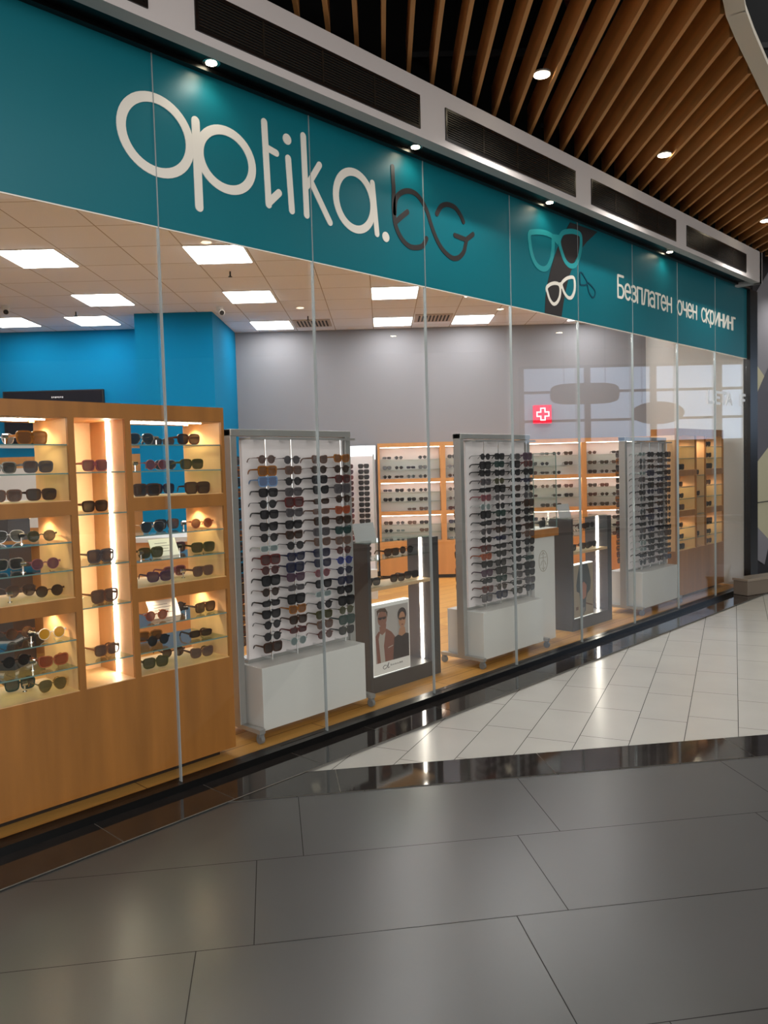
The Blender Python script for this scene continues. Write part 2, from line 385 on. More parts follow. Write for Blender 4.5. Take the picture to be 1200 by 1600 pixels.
# patterned wall beyond the shop
mb = MB()
mb.box(10.36, 15, 0.06, 0.3, 0.0, 5.2, 3)
def pz(pts, mi, y=0.055): mb.poly([(x, y, z) for x, z in pts], mi)
pz([(10.36, 3.50), (11.6, 4.4), (11.6, 2.0), (10.36, 2.90)], 1)
pz([(10.36, 2.90), (10.36, 2.19), (11.2, 2.45), (11.0, 2.62)], 0, 0.052)
pz([(10.36, 2.19), (11.2, 2.9), (12.5, 2.2), (11.6, 1.2), (10.36, 1.42)], 2, 0.05)
pz([(10.36, 1.42), (11.3, 1.85), (12.0, 1.0), (11.1, 0.45), (10.36, 0.84)], 0, 0.048)
pz([(10.36, 0.84), (11.1, 0.50), (10.9, 0.2), (10.36, 0.38)], 1, 0.046)
mb.box(10.36, 15, 0.040, 0.045, 1.02, 1.032, 3)
struct('wall_patterned', mb, [KHAKI, WG, WD, WB])

# ---- mall ceiling: dark void, slats on carriers, white curved border
mb = MB(); mb.box(-8, 18, -2.5, 0.15, 5.2, 5.3)
struct('ceiling_void', mb, VOID)
def ncurve(X): return 1.73 + (0.27 * (X - 1.99) if X > 1.99 else 0.55 * (X - 1.99)) if X < 5 else 1.73 + 0.27 * 3.01
def ycurve(X): return (ncurve(X) + 0.7216 * X) / 0.6923 if False else (ncurve(X) + math.cos(A) * X) / math.sin(A)
slat_me = None
for k in range(-13, 52):
    X = 0.072 + 0.1565 * k
    y0 = ycurve(X) if X > -0.5 else ycurve(-0.5); y1 = (3.375 + math.cos(A) * X) / math.sin(A)
    if y1 - y0 < 0.3 or y1 > 15: continue
    o = MB().box(-0.0125, 0.0125, y0 + 0.03, y1, 4.06, 4.27).build('ceiling_slat', SLAT, loc=I(X, 0), rotz=IROT)
    tag(o, 'long wooden blade of the slatted mall ceiling, hung on edge below the dark void', 'ceiling slat', 'wooden ceiling slats')
for k in range(9):
    Y = 4.2 + 1.15 * k
    o = MB().box(-3, 9, Y, Y + 0.03, 4.285, 4.32).build('ceiling_carrier', MATBLK, loc=IORG, rotz=IROT)
    tag(o, 'black carrier rail above the wooden slats, %s' % ['nearest the camera', 'second from the camera', 'third from the camera', 'fourth from the camera', 'fifth from the camera', 'sixth from the camera', 'seventh from the camera', 'eighth from the camera', 'farthest from the camera'][k], 'ceiling rail', 'black slat carrier rails')
for nm, (X0, Y0, X1, Y1, z, r) in {'a': (-3, 7.0, 4, 5.6, 4.7, 0.04), 'b': (0.5, 3.5, 3.4, 10.5, 4.8, 0.05)}.items():
    a, b = I(X0, Y0, z), I(X1, Y1, z)
    o = MB().cyl(a, r, b - a, (b - a).length, 10).build('ceiling_pipe', MATBLK if nm == 'a' else mat('red_pipe', (92, 30, 26), 0.5))
    tag(o, 'dim ' + ('black' if nm == 'a' else 'dark red') + ' pipe in the void above the ceiling slats', 'pipe')
# white curved border
mb = MB(); P0 = []; mfa = MB()
for k in range(60):
    X = -0.6 + k * 0.16
    P0.append(I(X + 0.005, ycurve(X), 0))
for k in range(len(P0) - 1):
    d = (P0[k + 1] - P0[k]).normalized(); n = Vector((d.y, -d.x, 0)) * 0.10
    a, b = P0[k], P0[k + 1]; c, e = b + n, a + n
    z0, z1 = Vector((0, 0, 4.04)), Vector((0, 0, 4.075))
    z2, z3 = Vector((0, 0, 4.075)), Vector((0, 0, 5.2)); mfa.quad(a + z2, a + z3, b + z3, b + z2)
    mb.quad(a + z0, b + z0, c + z0, e + z0); mb.quad(a + z0, a + z1, b + z1, b + z0); mb.quad(e + z0, c + z0, c + z1, e + z1)
struct('trim_24', mfa, VOID)
struct('trim_22', mb, mat('border_white', (225, 216, 200), 0.6))
# far mall: bright ceiling, columns and windows opposite (seen only as reflections in the glass)
struct('ceiling_mall', MB().box(4.5, 17, -12, 26, 4.75, 4.85), mat('mall_ceiling', (120, 118, 116), 0.8), loc=IORG, rotz=IROT)
struct('wall_opposite', MB().box(17, 17.2, -12, 26, 0, 2.1).box(17, 17.2, -12, 9.7, 2.1, 5.2).box(17, 17.2, 17.2, 26, 2.1, 5.2).box(17, 17.2, 9.7, 17.2, 4.3, 5.2), mat('opposite_wall', (130, 126, 122), 0.7), loc=IORG, rotz=IROT)
struct('window_31', MB().quad((-16, -11.5, 1.2), (4, -11.5, 1.2), (4, -11.5, 8.5), (-16, -11.5, 8.5)), emis('fill_wall_glow', (244, 242, 240), FILL_E))  # added unseen glowing wall that throws fill light on the shop front
struct('ceiling_atrium', MB().box(-16, 24, -14, -2.0, 9.0, 9.1), VOID)
struct('window_30', MB().box(17.12, 17.14, 9.7, 17.2, 2.1, 4.3), E_WIN, loc=IORG, rotz=IROT)
mb = MB()
for k in range(5): mb.box(16.95, 17.05, 9.7 + k * 1.875 - 0.08, 9.7 + k * 1.875 + 0.08, 2.1, 4.3)
for z in (2.1, 2.75, 3.55, 4.25): mb.box(16.95, 17.05, 9.7, 17.2, z, z + 0.07)
struct('trim_23', mb, mat('grey_mullion', (70, 70, 72), 0.5), loc=IORG, rotz=IROT)

# two dark oval panels hung across the mall, reflected in the glass
for (Y, z, rx, rz, e, lb) in [(12.0, 2.70, 0.62, 0.26, 1.0, 'dark oval panel hung across the mall, the lower one reflected in the glass'), (10.3, 3.18, 0.80, 0.24, 0.5, 'dark long rounded panel hung across the mall, the upper one reflected in the glass')]:
    t = empty('hanging_panel', I(13, Y, z), IROT + math.pi / 2, lb, 'hanging panel')
    P = []
    for k in range(32):
        c_, s_ = math.cos(-2 * math.pi * k / 32), math.sin(-2 * math.pi * k / 32)
        P.append((rx * math.copysign(abs(c_) ** e, c_), rz * math.copysign(abs(s_) ** e, s_)))
    MB().prism(P, -0.03, 0.03).build('panel', mat('panel_felt', (74, 72, 70), 0.8), t)
    for sx in (-0.6, 0.6): MB().cyl((rx * sx, 0, rz * 0.6), 0.006, (0, 0, 1), 4.75 - z - rz * 0.6, 6).build('cable', MATBLK, t)

# ================================================================ LIGHTS OF THE MALL
def downlight(loc, label, power=MALL_W, r=0.05, rotz=0, angle=125, c=(1, 0.97, 0.92), real=True):
    t = empty('downlight', loc, 0, label, 'ceiling light', 'round downlights')
    z = 0
    MB().cyl((0, 0, 0.0), r * 1.15, (0, 0, 1), 0.012, 20).build('housing', ALU, t)
    MB().cyl((0, 0, -0.004), r, (0, 0, 1), 0.004, 20).build('lens', E_SPOT, t)
    if power: spot('lamp', (0, 0, -0.02), power, c, angle, 0.05, t)
    return t
for i, (X, Y) in enumerate([(1.08, 5.18), (2.35, 6.56), (4.07, 8.42), (5.6, 10.1)]):  # the last one is added out of view to brighten the patterned wall
    downlight(I(X, Y, 4.07), ['round downlight set between the slats, nearest the camera', 'round downlight between the slats above the far air grilles', 'round downlight at the right edge of the photo between far slats', 'added unseen downlight between the slats, brightening the patterned wall'][i])
for i, (X, Y) in enumerate([(1.6, 3.0), (0.2, 1.2), (3.4, 2.0), (3.6, 4.6), (5.6, 6.2), (2.2, -0.4), (-1.4, -0.6), (6.0, 3.0), (5.2, 0.4), (8.0, 6.0), (8.0, 9.5), (10.5, 4), (11, 8), (11, 12), (14, 6), (14, 10), (14, 14)]):
    downlight(I(X, Y, 4.74 if X > 4.5 else 4.6), 'round downlight in the mall ceiling opposite the shop', MALL_W * 0.75, 0.07)
# small eyeball spots in the black soffit above the banner
for i, x in enumerate([2.40, 3.95, 5.55, 7.75]):
    t = empty('soffit_spotlight', (x, -0.095, 3.66), 0, 'small round spotlight in the black soffit, %s above the teal banner' % ['first from the left', 'second from the left', 'third from the left', 'farthest right'][i], 'spotlight', 'soffit spotlights')
    MB().cyl((0, 0, -0.004), 0.045, (0, 0, 1), 0.004, 20).build('trim_ring', CHROME, t)
    MB().cyl((0, 0, -0.007), 0.028, (0, 0, 1), 0.003, 20).build('lens', E_SPOT, t)
    spot('lamp', (0, -0.03, -0.02), 2.2, (1, 0.95, 0.80), 150, 0.05, t)

# air grilles in the bulkhead face
for i in range(-1, 4):
    x0 = 2.18 + 1.835 * i; x1 = x0 + 1.59
    t = empty('air_grille', (x0, -0.29, 3.66), 0, 'black slotted air grille in the white bulkhead, %s' % ['cut by the top of the photo', 'above the word on the banner', 'above the dark letters of the banner', 'above the printed glasses on the banner', 'smallest in view at the far right end'][i + 1], 'air grille', 'bulkhead air grilles')
    fr = MB().box(0, x1 - x0, -0.008, 0, 0.0, 0.018).box(0, x1 - x0, -0.008, 0, 0.182, 0.20).box(0, 0.018, -0.008, 0, 0.018, 0.182).box(x1 - x0 - 0.018, x1 - x0, -0.008, 0, 0.018, 0.182)
    fr.build('frame', BLACK, t)
    MB().box(0.01, x1 - x0 - 0.01, -0.002, 0.001, 0.01, 0.19).build('backing', VOID, t)
    sl = MB()
    for k in range(11):
        z = 0.024 + k * 0.0145
        sl.box(0.018, x1 - x0 - 0.018, -0.009, -0.002, z, z + 0.006)
    for k in range(1, 4): sl.box((x1 - x0) * k / 4 - 0.006, (x1 - x0) * k / 4 + 0.006, -0.0095, -0.002, 0.018, 0.182)
    sl.build('louvre', mat('louvre_metal', (48, 44, 38), 0.35, metal=0.5) if i == -1 else bpy.data.materials['louvre_metal'], t)

# ================================================================ BANNER
ban = empty('shop_sign', (0, 0, 2.81), 0, 'teal banner with shop name, printed glasses and Cyrillic words across the glass front', 'sign')
MB().box(-5, 10.10, -0.012, -0.006, 0.0, 0.825).build('film', TEAL, ban)
MB().box(-5, 10.10, -0.0125, -0.006, -0.006, 0.0).build('edge_strip', LETW, ban)
Z0 = 2.81; LY0, LY1 = -0.0155, -0.012
def circ(cx, cz, rx, rz, n=48): return [(cx + rx * math.cos(2 * math.pi * k / n), cz - Z0 + rz * math.sin(2 * math.pi * k / n)) for k in range(n)]
def L(name, parts, M_, label=None, y=0.0):
    mb = MB(); y0_ = y
    for q_, (kind, pts, w) in enumerate(parts):
        y = y0_ + 0.0003 * q_
        if kind == 'c': mb.stroke(pts, w, LY0 - y, LY1, True)
        elif kind == 's': mb.stroke([(a, b - Z0) for a, b in pts], w, LY0 - y, LY1)
        elif kind == 'd': mb.disc(pts[0], pts[1] - Z0, w, LY0 - y, LY1)
        elif kind == 'p': mb.prism([(a, b - Z0) for a, b in pts], LY0 - y, LY1)
    o = mb.build(name, M_, ban)
    if label: o['label'] = label
    return o
W = 0.048
L('letter', [('c', circ(2.122, 3.249, 0.187, 0.176), W)], LETW, 'cream letter o')
L('letter', [('c', circ(2.53, 3.235, 0.166, 0.150), W), ('s', [(2.347, 3.382), (2.350, 2.955)], W)], LETW, 'cream letter p')
L('letter', [('s', [(2.788, 3.505), (2.800, 3.065)], W * .85), ('s', [(2.800, 3.075), (2.875, 3.145)], W * .85), ('s', [(2.79, 3.372), (2.865, 3.358)], W * .8)], LETW, 'cream letter t')
L('letter', [('s', [(2.950, 3.352), (2.965, 3.067)], W * .85), ('d', (2.946, 3.456), 0.030)], LETW, 'cream letter i')
L('letter', [('s', [(3.067, 3.508), (3.075, 3.065)], W * .85), ('s', [(3.085, 3.232), (3.185, 3.375)], W * .8), ('s', [(3.115, 3.262), (3.255, 3.06)], W * .85)], LETW, 'cream letter k')
L('letter', [('c', circ(3.468, 3.232, 0.158, 0.170), W), ('s', [(3.625, 3.375), (3.655, 3.07)], W * .85)], LETW, 'cream letter a')
L('full_stop', [('d', (3.735, 3.066), 0.032)], LETW, 'cream full stop')
BG_B = [(3.815, 3.522), (3.817, 3.449), (3.82, 3.382), (3.817, 3.314), (3.817, 3.247), (3.831, 3.156), (3.884, 3.084), (3.955, 3.049), (4.03, 3.052), (4.095, 3.078), (4.135, 3.131)]
BG_G = [(3.824, 3.235), (3.837, 3.319), (3.885, 3.373), (3.959, 3.404), (4.032, 3.403), (4.095, 3.369), (4.148, 3.31), (4.189, 3.226), (4.242, 3.144), (4.308, 3.084), (4.4, 3.049), (4.472, 3.061), (4.534, 3.109), (4.56, 3.166), (4.571, 3.198)]
L('letter', [('s', smooth_path(BG_B), 0.034), ('s', [(3.832, 3.179), (3.89, 3.225), (3.948, 3.267)], 0.034)], LETD, 'dark letter b drawn as a line')
L('letter', [('s', smooth_path(BG_G), 0.034), ('s', [(4.441, 3.21), (4.568, 3.203)], 0.034), ('s', [(4.568, 3.203), (4.65, 3.257)], 0.034), ('s', smooth_path([(4.248, 3.317), (4.296, 3.377), (4.366, 3.405), (4.448, 3.401), (4.507, 3.363), (4.541, 3.322)]), 0.034)], LETD, 'dark letter g drawn like spectacles')
ARM = [(5.996, 3.611), (5.923, 3.531), (5.855, 3.439), (5.788, 3.36), (5.732, 3.266), (5.677, 3.163), (5.632, 3.056), (5.598, 2.941), (5.584, 2.812), (5.837, 2.812), (5.867, 2.92), (5.903, 3.022), (5.956, 3.144), (6.038, 3.272), (6.167, 3.421), (6.263, 3.497), (6.458, 3.623)]
L('printed_band', [('p', ARM[::-1], 0)], LETD, 'charcoal curved band')
T1 = [(5.377, 3.399), (5.442, 3.425), (5.542, 3.444), (5.644, 3.45), (5.716, 3.436), (5.725, 3.376), (5.712, 3.307), (5.679, 3.235), (5.626, 3.177), (5.553, 3.157), (5.474, 3.174), (5.416, 3.229), (5.384, 3.315)]
T2 = [(5.828, 3.457), (5.878, 3.503), (5.967, 3.531), (6.056, 3.546), (6.153, 3.541), (6.169, 3.486), (6.155, 3.408), (6.119, 3.331), (6.06, 3.269), (5.981, 3.251), (5.905, 3.278), (5.852, 3.343), (5.821, 3.405)]
cl = lambda p: [(a, b - Z0) for a, b in smooth_path(p, 4, True)]
L('printed_glasses', [('c', cl(T1), 0.042), ('c', cl(T2), 0.042), ('p', [(5.70, 3.458), (5.735, 3.412), (5.789, 3.388), (5.828, 3.434), (5.84, 3.478)], 0)], LETT, 'turquoise printed glasses', 0.001)
W1 = [(5.616, 3.015), (5.663, 3.049), (5.737, 3.071), (5.801, 3.07), (5.822, 3.033), (5.809, 2.969), (5.765, 2.918), (5.711, 2.9), (5.66, 2.927), (5.63, 2.973)]
W2 = [(5.845, 3.082), (5.889, 3.119), (5.956, 3.149), (6.035, 3.161), (6.056, 3.118), (6.049, 3.053), (6.008, 2.996), (5.951, 2.982), (5.897, 3.004), (5.86, 3.044)]
L('printed_glasses', [('c', cl(W1), 0.028), ('c', cl(W2), 0.028), ('p', [(5.80, 3.085), (5.815, 3.03), (5.845, 3.045), (5.86, 3.10)], 0)], LETW, 'cream printed glasses', 0.001)
K1 = [(6.144, 3.21), (6.174, 3.224), (6.219, 3.195), (6.266, 3.155), (6.235, 3.13), (6.182, 3.122), (6.148, 3.126)]
K2 = [(6.266, 3.155), (6.313, 3.147), (6.36, 3.127), (6.402, 3.097), (6.389, 3.053), (6.346, 3.041), (6.299, 3.071), (6.276, 3.115)]
L('printed_glasses', [('c', cl(K1), 0.012), ('c', cl(K2), 0.012)], LETN, 'thin navy printed glasses', 0.001)
def text_mesh(name, s, x0, x1, z0, z1, y, M_, parent=None, rot=None):
    c = bpy.data.curves.new(name, 'FONT'); c.body = s; c.extrude = 0.0
    o = bpy.data.objects.new(name, c); col.objects.link(o)
    dg = bpy.context.evaluated_depsgraph_get(); me = bpy.data.meshes.new_from_object(o.evaluated_get(dg))
    bpy.data.objects.remove(o)
    xs = [v.co.x for v in me.vertices]; ys = [v.co.y for v in me.vertices]
    ax, bx, ay, by = min(xs), max(xs), min(ys), max(ys)
    for v in me.vertices:
        v.co = Vector((x0 + (v.co.x - ax) / (bx - ax) * (x1 - x0), y, z0 + (v.co.y - ay) / (by - ay) * (z1 - z0)))
    me.materials.clear(); me.materials.append(M_)
    o = bpy.data.objects.new(name, me); col.objects.link(o)
    if parent: o.parent = parent
    return o
def arc(cx, cz, rx, rz, a0, a1, n=14): return [(cx + rx * math.cos(math.radians(a0 + (a1 - a0) * k / n)), cz + rz * math.sin(math.radians(a0 + (a1 - a0) * k / n))) for k in range(n + 1)]
GLY = {  # width, strokes in x-height units
 'Б': (0.72, [[(0.08, 0), (0.08, 1.4), (0.62, 1.4)], [(0.08, 0.78)] + arc(0.36, 0.39, 0.28, 0.39, 90, -90) + [(0.08, 0)]]),
 'е': (0.70, [[(0.07, 0.52), (0.62, 0.52)] + arc(0.345, 0.5, 0.275, 0.5, 5, 320)]),
 'з': (0.58, [arc(0.26, 0.76, 0.23, 0.24, 140, -90, 10) + [(0.2, 0.52)], arc(0.26, 0.26, 0.25, 0.26, 90, -140, 10)]),
 'п': (0.68, [[(0.08, 0), (0.08, 1), (0.58, 1), (0.58, 0)]]),
 'л': (0.72, [[(0.02, 0.0), (0.12, 0.05), (0.26, 1), (0.62, 1), (0.62, 0)]]),
 'а': (0.68, [arc(0.30, 0.72, 0.26, 0.28, 150, 0, 8) + [(0.56, 0.0)], arc(0.30, 0.29, 0.25, 0.29, 60, 330, 12)]),
 'т': (0.60, [[(0.02, 1), (0.56, 1)], [(0.29, 1), (0.29, 0)]]),
 'н': (0.68, [[(0.08, 0), (0.08, 1)], [(0.58, 0), (0.58, 1)], [(0.08, 0.52), (0.58, 0.52)]]),
 'о': (0.74, [arc(0.36, 0.5, 0.29, 0.5, 90, 450, 24)]),
 'ч': (0.64, [[(0.08, 1), (0.08, 0.66), (0.16, 0.46), (0.54, 0.46)], [(0.54, 1), (0.54, 0)]]),
 'с': (0.64, [arc(0.36, 0.5, 0.29, 0.5, 45, 315, 16)]),
 'к': (0.62, [[(0.08, 0), (0.08, 1)], [(0.52, 1), (0.12, 0.50), (0.55, 0)]]),
 'р': (0.70, [[(0.08, 1), (0.08, -0.28)], arc(0.32, 0.5, 0.26, 0.5, 150, -150, 16)]),
 'и': (0.70, [[(0.08, 1), (0.08, 0), (0.60, 1), (0.60, 0)]]),
 'г': (0.50, [[(0.08, 0), (0.08, 1), (0.46, 1)]]),
 'L': (0.6, [[(0.08, 1.4), (0.08, 0), (0.5, 0)]]), '.': (0.25, [[(0.10, 0.0), (0.12, 0.06)]]), 'E': (0.66, [[(0.55, 1.4), (0.08, 1.4), (0.08, 0), (0.55, 0)], [(0.08, 0.72), (0.5, 0.72)]]),
 'T': (0.66, [[(0.02, 1.4), (0.62, 1.4)], [(0.32, 1.4), (0.32, 0)]]), 'A': (0.78, [[(0.04, 0), (0.37, 1.4), (0.70, 0)], [(0.14, 0.45), (0.60, 0.45)]]), 'F': (0.6, [[(0.08, 0), (0.08, 1.4), (0.55, 1.4)], [(0.08, 0.72), (0.48, 0.72)]]),
}
def stroke_word(name, word, xa, xb, zb, xh, w, y0, y1, M_, parent=None):
    tot = sum(GLY[c][0] for c in word) - 0.08; k = (xb - xa) / tot; x = xa; mb = MB(); q = 0
    for c in word:
        for st in GLY[c][1]:
            P = [(x + px * k, zb + pz_ * xh) for px, pz_ in st]
            q += 1; yy = y0 - 0.0002 * (q % 4)
            for i_ in range(len(P) - 1):      # short capped pieces keep sharp corners clean
                if math.dist(P[i_], P[i_ + 1]) > 1e-5: mb.stroke([P[i_], P[i_ + 1]], w, yy - 0.00004 * (i_ % 3), y1)
        x += GLY[c][0] * k
    return mb.build(name, M_, parent)
for wd, xa, xb in [('Безплатен', 6.81, 7.97), ('очен', 8.10, 8.60), ('скрининг', 8.72, 9.71)]:
    stroke_word('lettering', wd, xa, xb, 3.108 - Z0, 0.140, 0.023, -0.0150, -0.012, LETW, ban)['label'] = 'cream Cyrillic word ' + wd
# reflected white letters, built as solid strokes on the last panes
REFL = mat('reflection_pale_blue', (244, 250, 255), 0.5)
tag(stroke_word('window_lettering', 'L.ETA', 8.91, 9.63, 2.235, 0.088, 0.030, -0.008, -0.0055, REFL), 'reflected pale letters L.ETA, built on the glass left of the last joint', 'lettering')
tag(stroke_word('window_lettering', 'F', 9.92, 10.05, 2.235, 0.092, 0.030, -0.008, -0.0055, REFL), 'single reflected pale letter F, built on the glass beside the black post', 'lettering')

# ================================================================ SHOP CEILING THINGS
PANELS = [(-3.10, 7.36, 'large square ceiling light at the left edge of the photo'), (-1.45, 7.38, 'square ceiling light nearest under the banner, left of the second glass joint'),
          (-3.12, 9.13, 'square ceiling light in front of the blue wall, left of the blue column'), (-1.46, 9.18, 'square ceiling light right of the blue column, middle of its column'),
          (-4.72, 10.29, 'square ceiling light at the left edge beside the blue wall'), (-3.68, 10.33, 'square ceiling light closest to the blue wall'),
          (-1.46, 10.98, 'square ceiling light closest to the grey wall, right of the blue column'), (0.19, 9.18, 'square ceiling light below the banner, left of the third glass joint'),
          (0.19, 10.95, 'square ceiling light by the grey wall, below the one left of the joint'), (1.28, 10.95, 'square ceiling light by the grey wall, right of the third glass joint')]
for k, (X, Y, lb) in enumerate(PANELS + [(0.19, 7.38, ''), (1.82, 9.18, ''), (2.9, 10.95, ''), (-1.45, 5.6, ''), (-3.10, 5.6, ''), (1.28, 7.75, ''), (-3.1, 4.2, ''), (-4.7, 5.6, ''), (1.28, 9.18, ''), (-0.1, 6.3, ''), (-1.6, 4.7, ''), (-3.1, 3.1, ''), (2.4, 7.75 + 0.9, '')]):
    t = empty('ceiling_light', I(X, Y, 3.6), IROT, lb or 'square ceiling light of the shop hidden behind the banner', 'ceiling light', 'square ceiling lights')
    MB().box(-0.27, 0.27, -0.30, 0.30, -0.006, -0.001).build('frame', WHITE, t)
    MB().box(-0.256, 0.256, -0.288, 0.288, -0.011, -0.006).build('diffuser', E_PANEL, t)
for X, Y, lb in [(-0.9, 10.9, 'slotted air vent in the shop ceiling beside the second glass joint'), (0.73, 10.75, 'slotted air vent in the shop ceiling between two square lights by the grey wall')]:
    t = empty('ceiling_vent', I(X, Y, 3.6), IROT, lb, 'air vent', 'shop ceiling vents')
    MB().box(-0.25, 0.25, -0.25, 0.25, -0.012, -0.001).build('frame', mat('vent_white', (190, 180, 170), 0.6) if lb.endswith('joint') else bpy.data.materials['vent_white'], t)
    mb = MB()
    for k in range(9): mb.box(-0.2 + k * 0.048, -0.178 + k * 0.048, -0.2, 0.2, -0.016, -0.012)
    mb.build('slot', MATBLK, t)
for X, Y, lb in [(-1.47, 8.02, 'small sprinkler head in the ceiling by the nearest light'), (-3.68, 9.75, 'small sprinkler head near the blue wall'), (-0.92, 10.42, 'small sprinkler head beside the second glass joint')]:
    o = MB().cyl((0, 0, 0), 0.008, (0, 0, -1), 0.05, 8).cyl((0, 0, -0.05), 0.02, (0, 0, -1), 0.004, 10).build('sprinkler', MATBLK, loc=I(X, Y, 3.6)); tag(o, lb, 'sprinkler', 'ceiling sprinklers')
for X, Y, lb in [(-4.33, 9.32, 'white security camera on the ceiling at the left edge'), (-1.92, 9.70, 'white security camera on the ceiling at the corner of the blue column')]:
    t = empty('security_camera', I(X, Y, 3.6), IROT, lb, 'security camera', 'ceiling cameras')
    MB().cyl((0, 0, 0), 0.045, (0, 0, -1), 0.04, 16).cyl((0, 0, -0.04), 0.035, (0.5, -1, -0.5), 0.11, 14).build('body', CARD, t, smooth=False)
    MB().cyl((0.04, -0.085, -0.085), 0.028, (0.5, -1, -0.5), 0.012, 14).build('lens', MATBLK, t)

# ================================================================ SUNGLASSES
def lens_outline(kind):
    n = 28; out = []
    for k in range(n):
        t = 2 * math.pi * k / n; c, s_ = math.cos(t), math.sin(t)
        if kind == 'square': e, a, b = 0.62, 0.029, 0.024
        elif kind == 'round': e, a, b = 1.0, 0.025, 0.0245
        elif kind == 'aviator': e, a, b = 0.78, 0.030, 0.026
        elif kind == 'narrow': e, a, b = 0.6, 0.029, 0.0165
        elif kind == 'cat': e, a, b = 0.7, 0.029, 0.023
        else: e, a, b = 0.56, 0.031, 0.027
        x_ = a * math.copysign(abs(c) ** e, c); z_ = b * math.copysign(abs(s_) ** e, s_)
        x_ *= 1 + (0.10 if kind in ('square', 'cat', 'oversized') else 0.05) * z_ / b      # wider at the brow
        if kind == 'aviator' and z_ < 0: x_ = x_ * (1 + 0.25 * z_ / b) + 0.003 * (-z_ / b); z_ *= 1.12
        if kind == 'cat' and x_ > 0 and z_ > 0: z_ += 0.006 * (x_ / a)
        out.append((x_, z_))
    return out
RIM = {'square': 0.0042, 'round': 0.0022, 'aviator': 0.0016, 'narrow': 0.0038, 'cat': 0.0042, 'oversized': 0.0055}
def glasses_meshes(kind):
    ol = lens_outline(kind); w = RIM[kind]; cx = 0.0355; fr = MB(); R = {}
    for sgn in (-1, 1):
        inner = [(sgn * (cx + x_), z_) for x_, z_ in ol]
        outer = [(sgn * (cx + x_ * (1 + w / 0.026)), z_ * (1 + w / 0.022)) for x_, z_ in ol]
        fr.ring(outer, inner, -0.0025, 0.0025)
        R['lens', sgn] = MB().prism(inner, -0.0008, 0.0008)
        hx = sgn * (cx + 0.0315); hz = 0.010 if kind != 'narrow' else 0.006
        fr.box(min(hx - sgn * 0.004, hx + sgn * 0.003), max(hx - sgn * 0.004, hx + sgn * 0.003), -0.002, 0.006, hz - 0.004, hz + 0.005)
        th = 0.008 if w > 0.003 else 0.003
        R['temple', sgn] = MB().tube([(hx, 0.004, hz), (hx, 0.04, hz), (hx * 0.98, 0.09, hz - 0.001), (hx * 0.95, 0.108, hz - 0.008), (hx * 0.90, 0.126, hz - 0.028)],
                                     0.0042, [th * 1.5, th * 1.2, th, th, th * 0.9])
    zb = 0.008
    fr.tube([(-0.0095, 0, zb - 0.003), (-0.004, 0, zb), (0.004, 0, zb), (0.0095, 0, zb - 0.003)], 0.005, max(w * 1.3, 0.003), up=Vector((0, 1, 0)))
    R['frame'] = fr; return R
KINDS = ['square', 'round', 'aviator', 'narrow', 'cat', 'oversized']
G = {}; WHOLE = {}
for kd in KINDS:
    r_ = glasses_meshes(kd); G[kd] = {}
    for key, mb in r_.items():
        me = mb.mesh('sunglasses_' + kd); me.materials.append(MATBLK); G[kd][key] = me
    all_ = MB()
    for key, mb in r_.items():
        i = len(all_.v); all_.v += mb.v; all_.f += [tuple(q + i for q in f) for f in mb.f]; all_.mi += [1 if key[0] == 'lens' else 0] * len(mb.f)
    WHOLE[kd] = all_
def smat(name, fc, lc, metal=0.0):
    return (mat('frame_' + name, fc, 0.22, metal=metal), mat('lens_' + name, lc, 0.08, alpha=0.74, coat=0.3), name)
C = {'black': smat('black', (16, 16, 18), (30, 30, 34)), 'dark tortoise': smat('tortoise', (62, 34, 20), (48, 36, 30)),
     'brown': smat('brown', (104, 74, 60), (92, 72, 66)), 'dark red': smat('dark_red', (92, 34, 32), (72, 44, 44)), 'amber': smat('amber', (150, 92, 30), (120, 76, 40)),
     'pale blue': smat('pale_blue', (110, 140, 180), (96, 112, 146)), 'navy': smat('navy', (28, 32, 62), (44, 44, 60)), 'bright blue': smat('bright_blue', (28, 52, 140), (30, 40, 96)),
     'grey': smat('grey', (86, 80, 82), (70, 66, 70)), 'clear': smat('clear', (180, 186, 184), (110, 124, 124)), 'olive': smat('olive', (70, 66, 30), (60, 60, 36)),
     'gold metal': smat('gold', (190, 150, 80), (84, 74, 40), 0.8), 'silver metal': smat('silver', (190, 190, 192), (44, 48, 52), 0.8),
     'rose': smat('rose', (140, 80, 84), (110, 64, 72)), 'dark green': smat('dark_green', (24, 50, 46), (22, 52, 50)),
     'white': smat('white', (225, 220, 210), (200, 150, 40)), 'red brown': smat('red_brown', (150, 80, 50), (140, 62, 34)), 'purple': smat('purple', (74, 46, 66), (76, 56, 70))}
PROTO = {}
def setm(o, M_):
    o.material_slots[0].link = 'OBJECT'; o.material_slots[0].material = M_
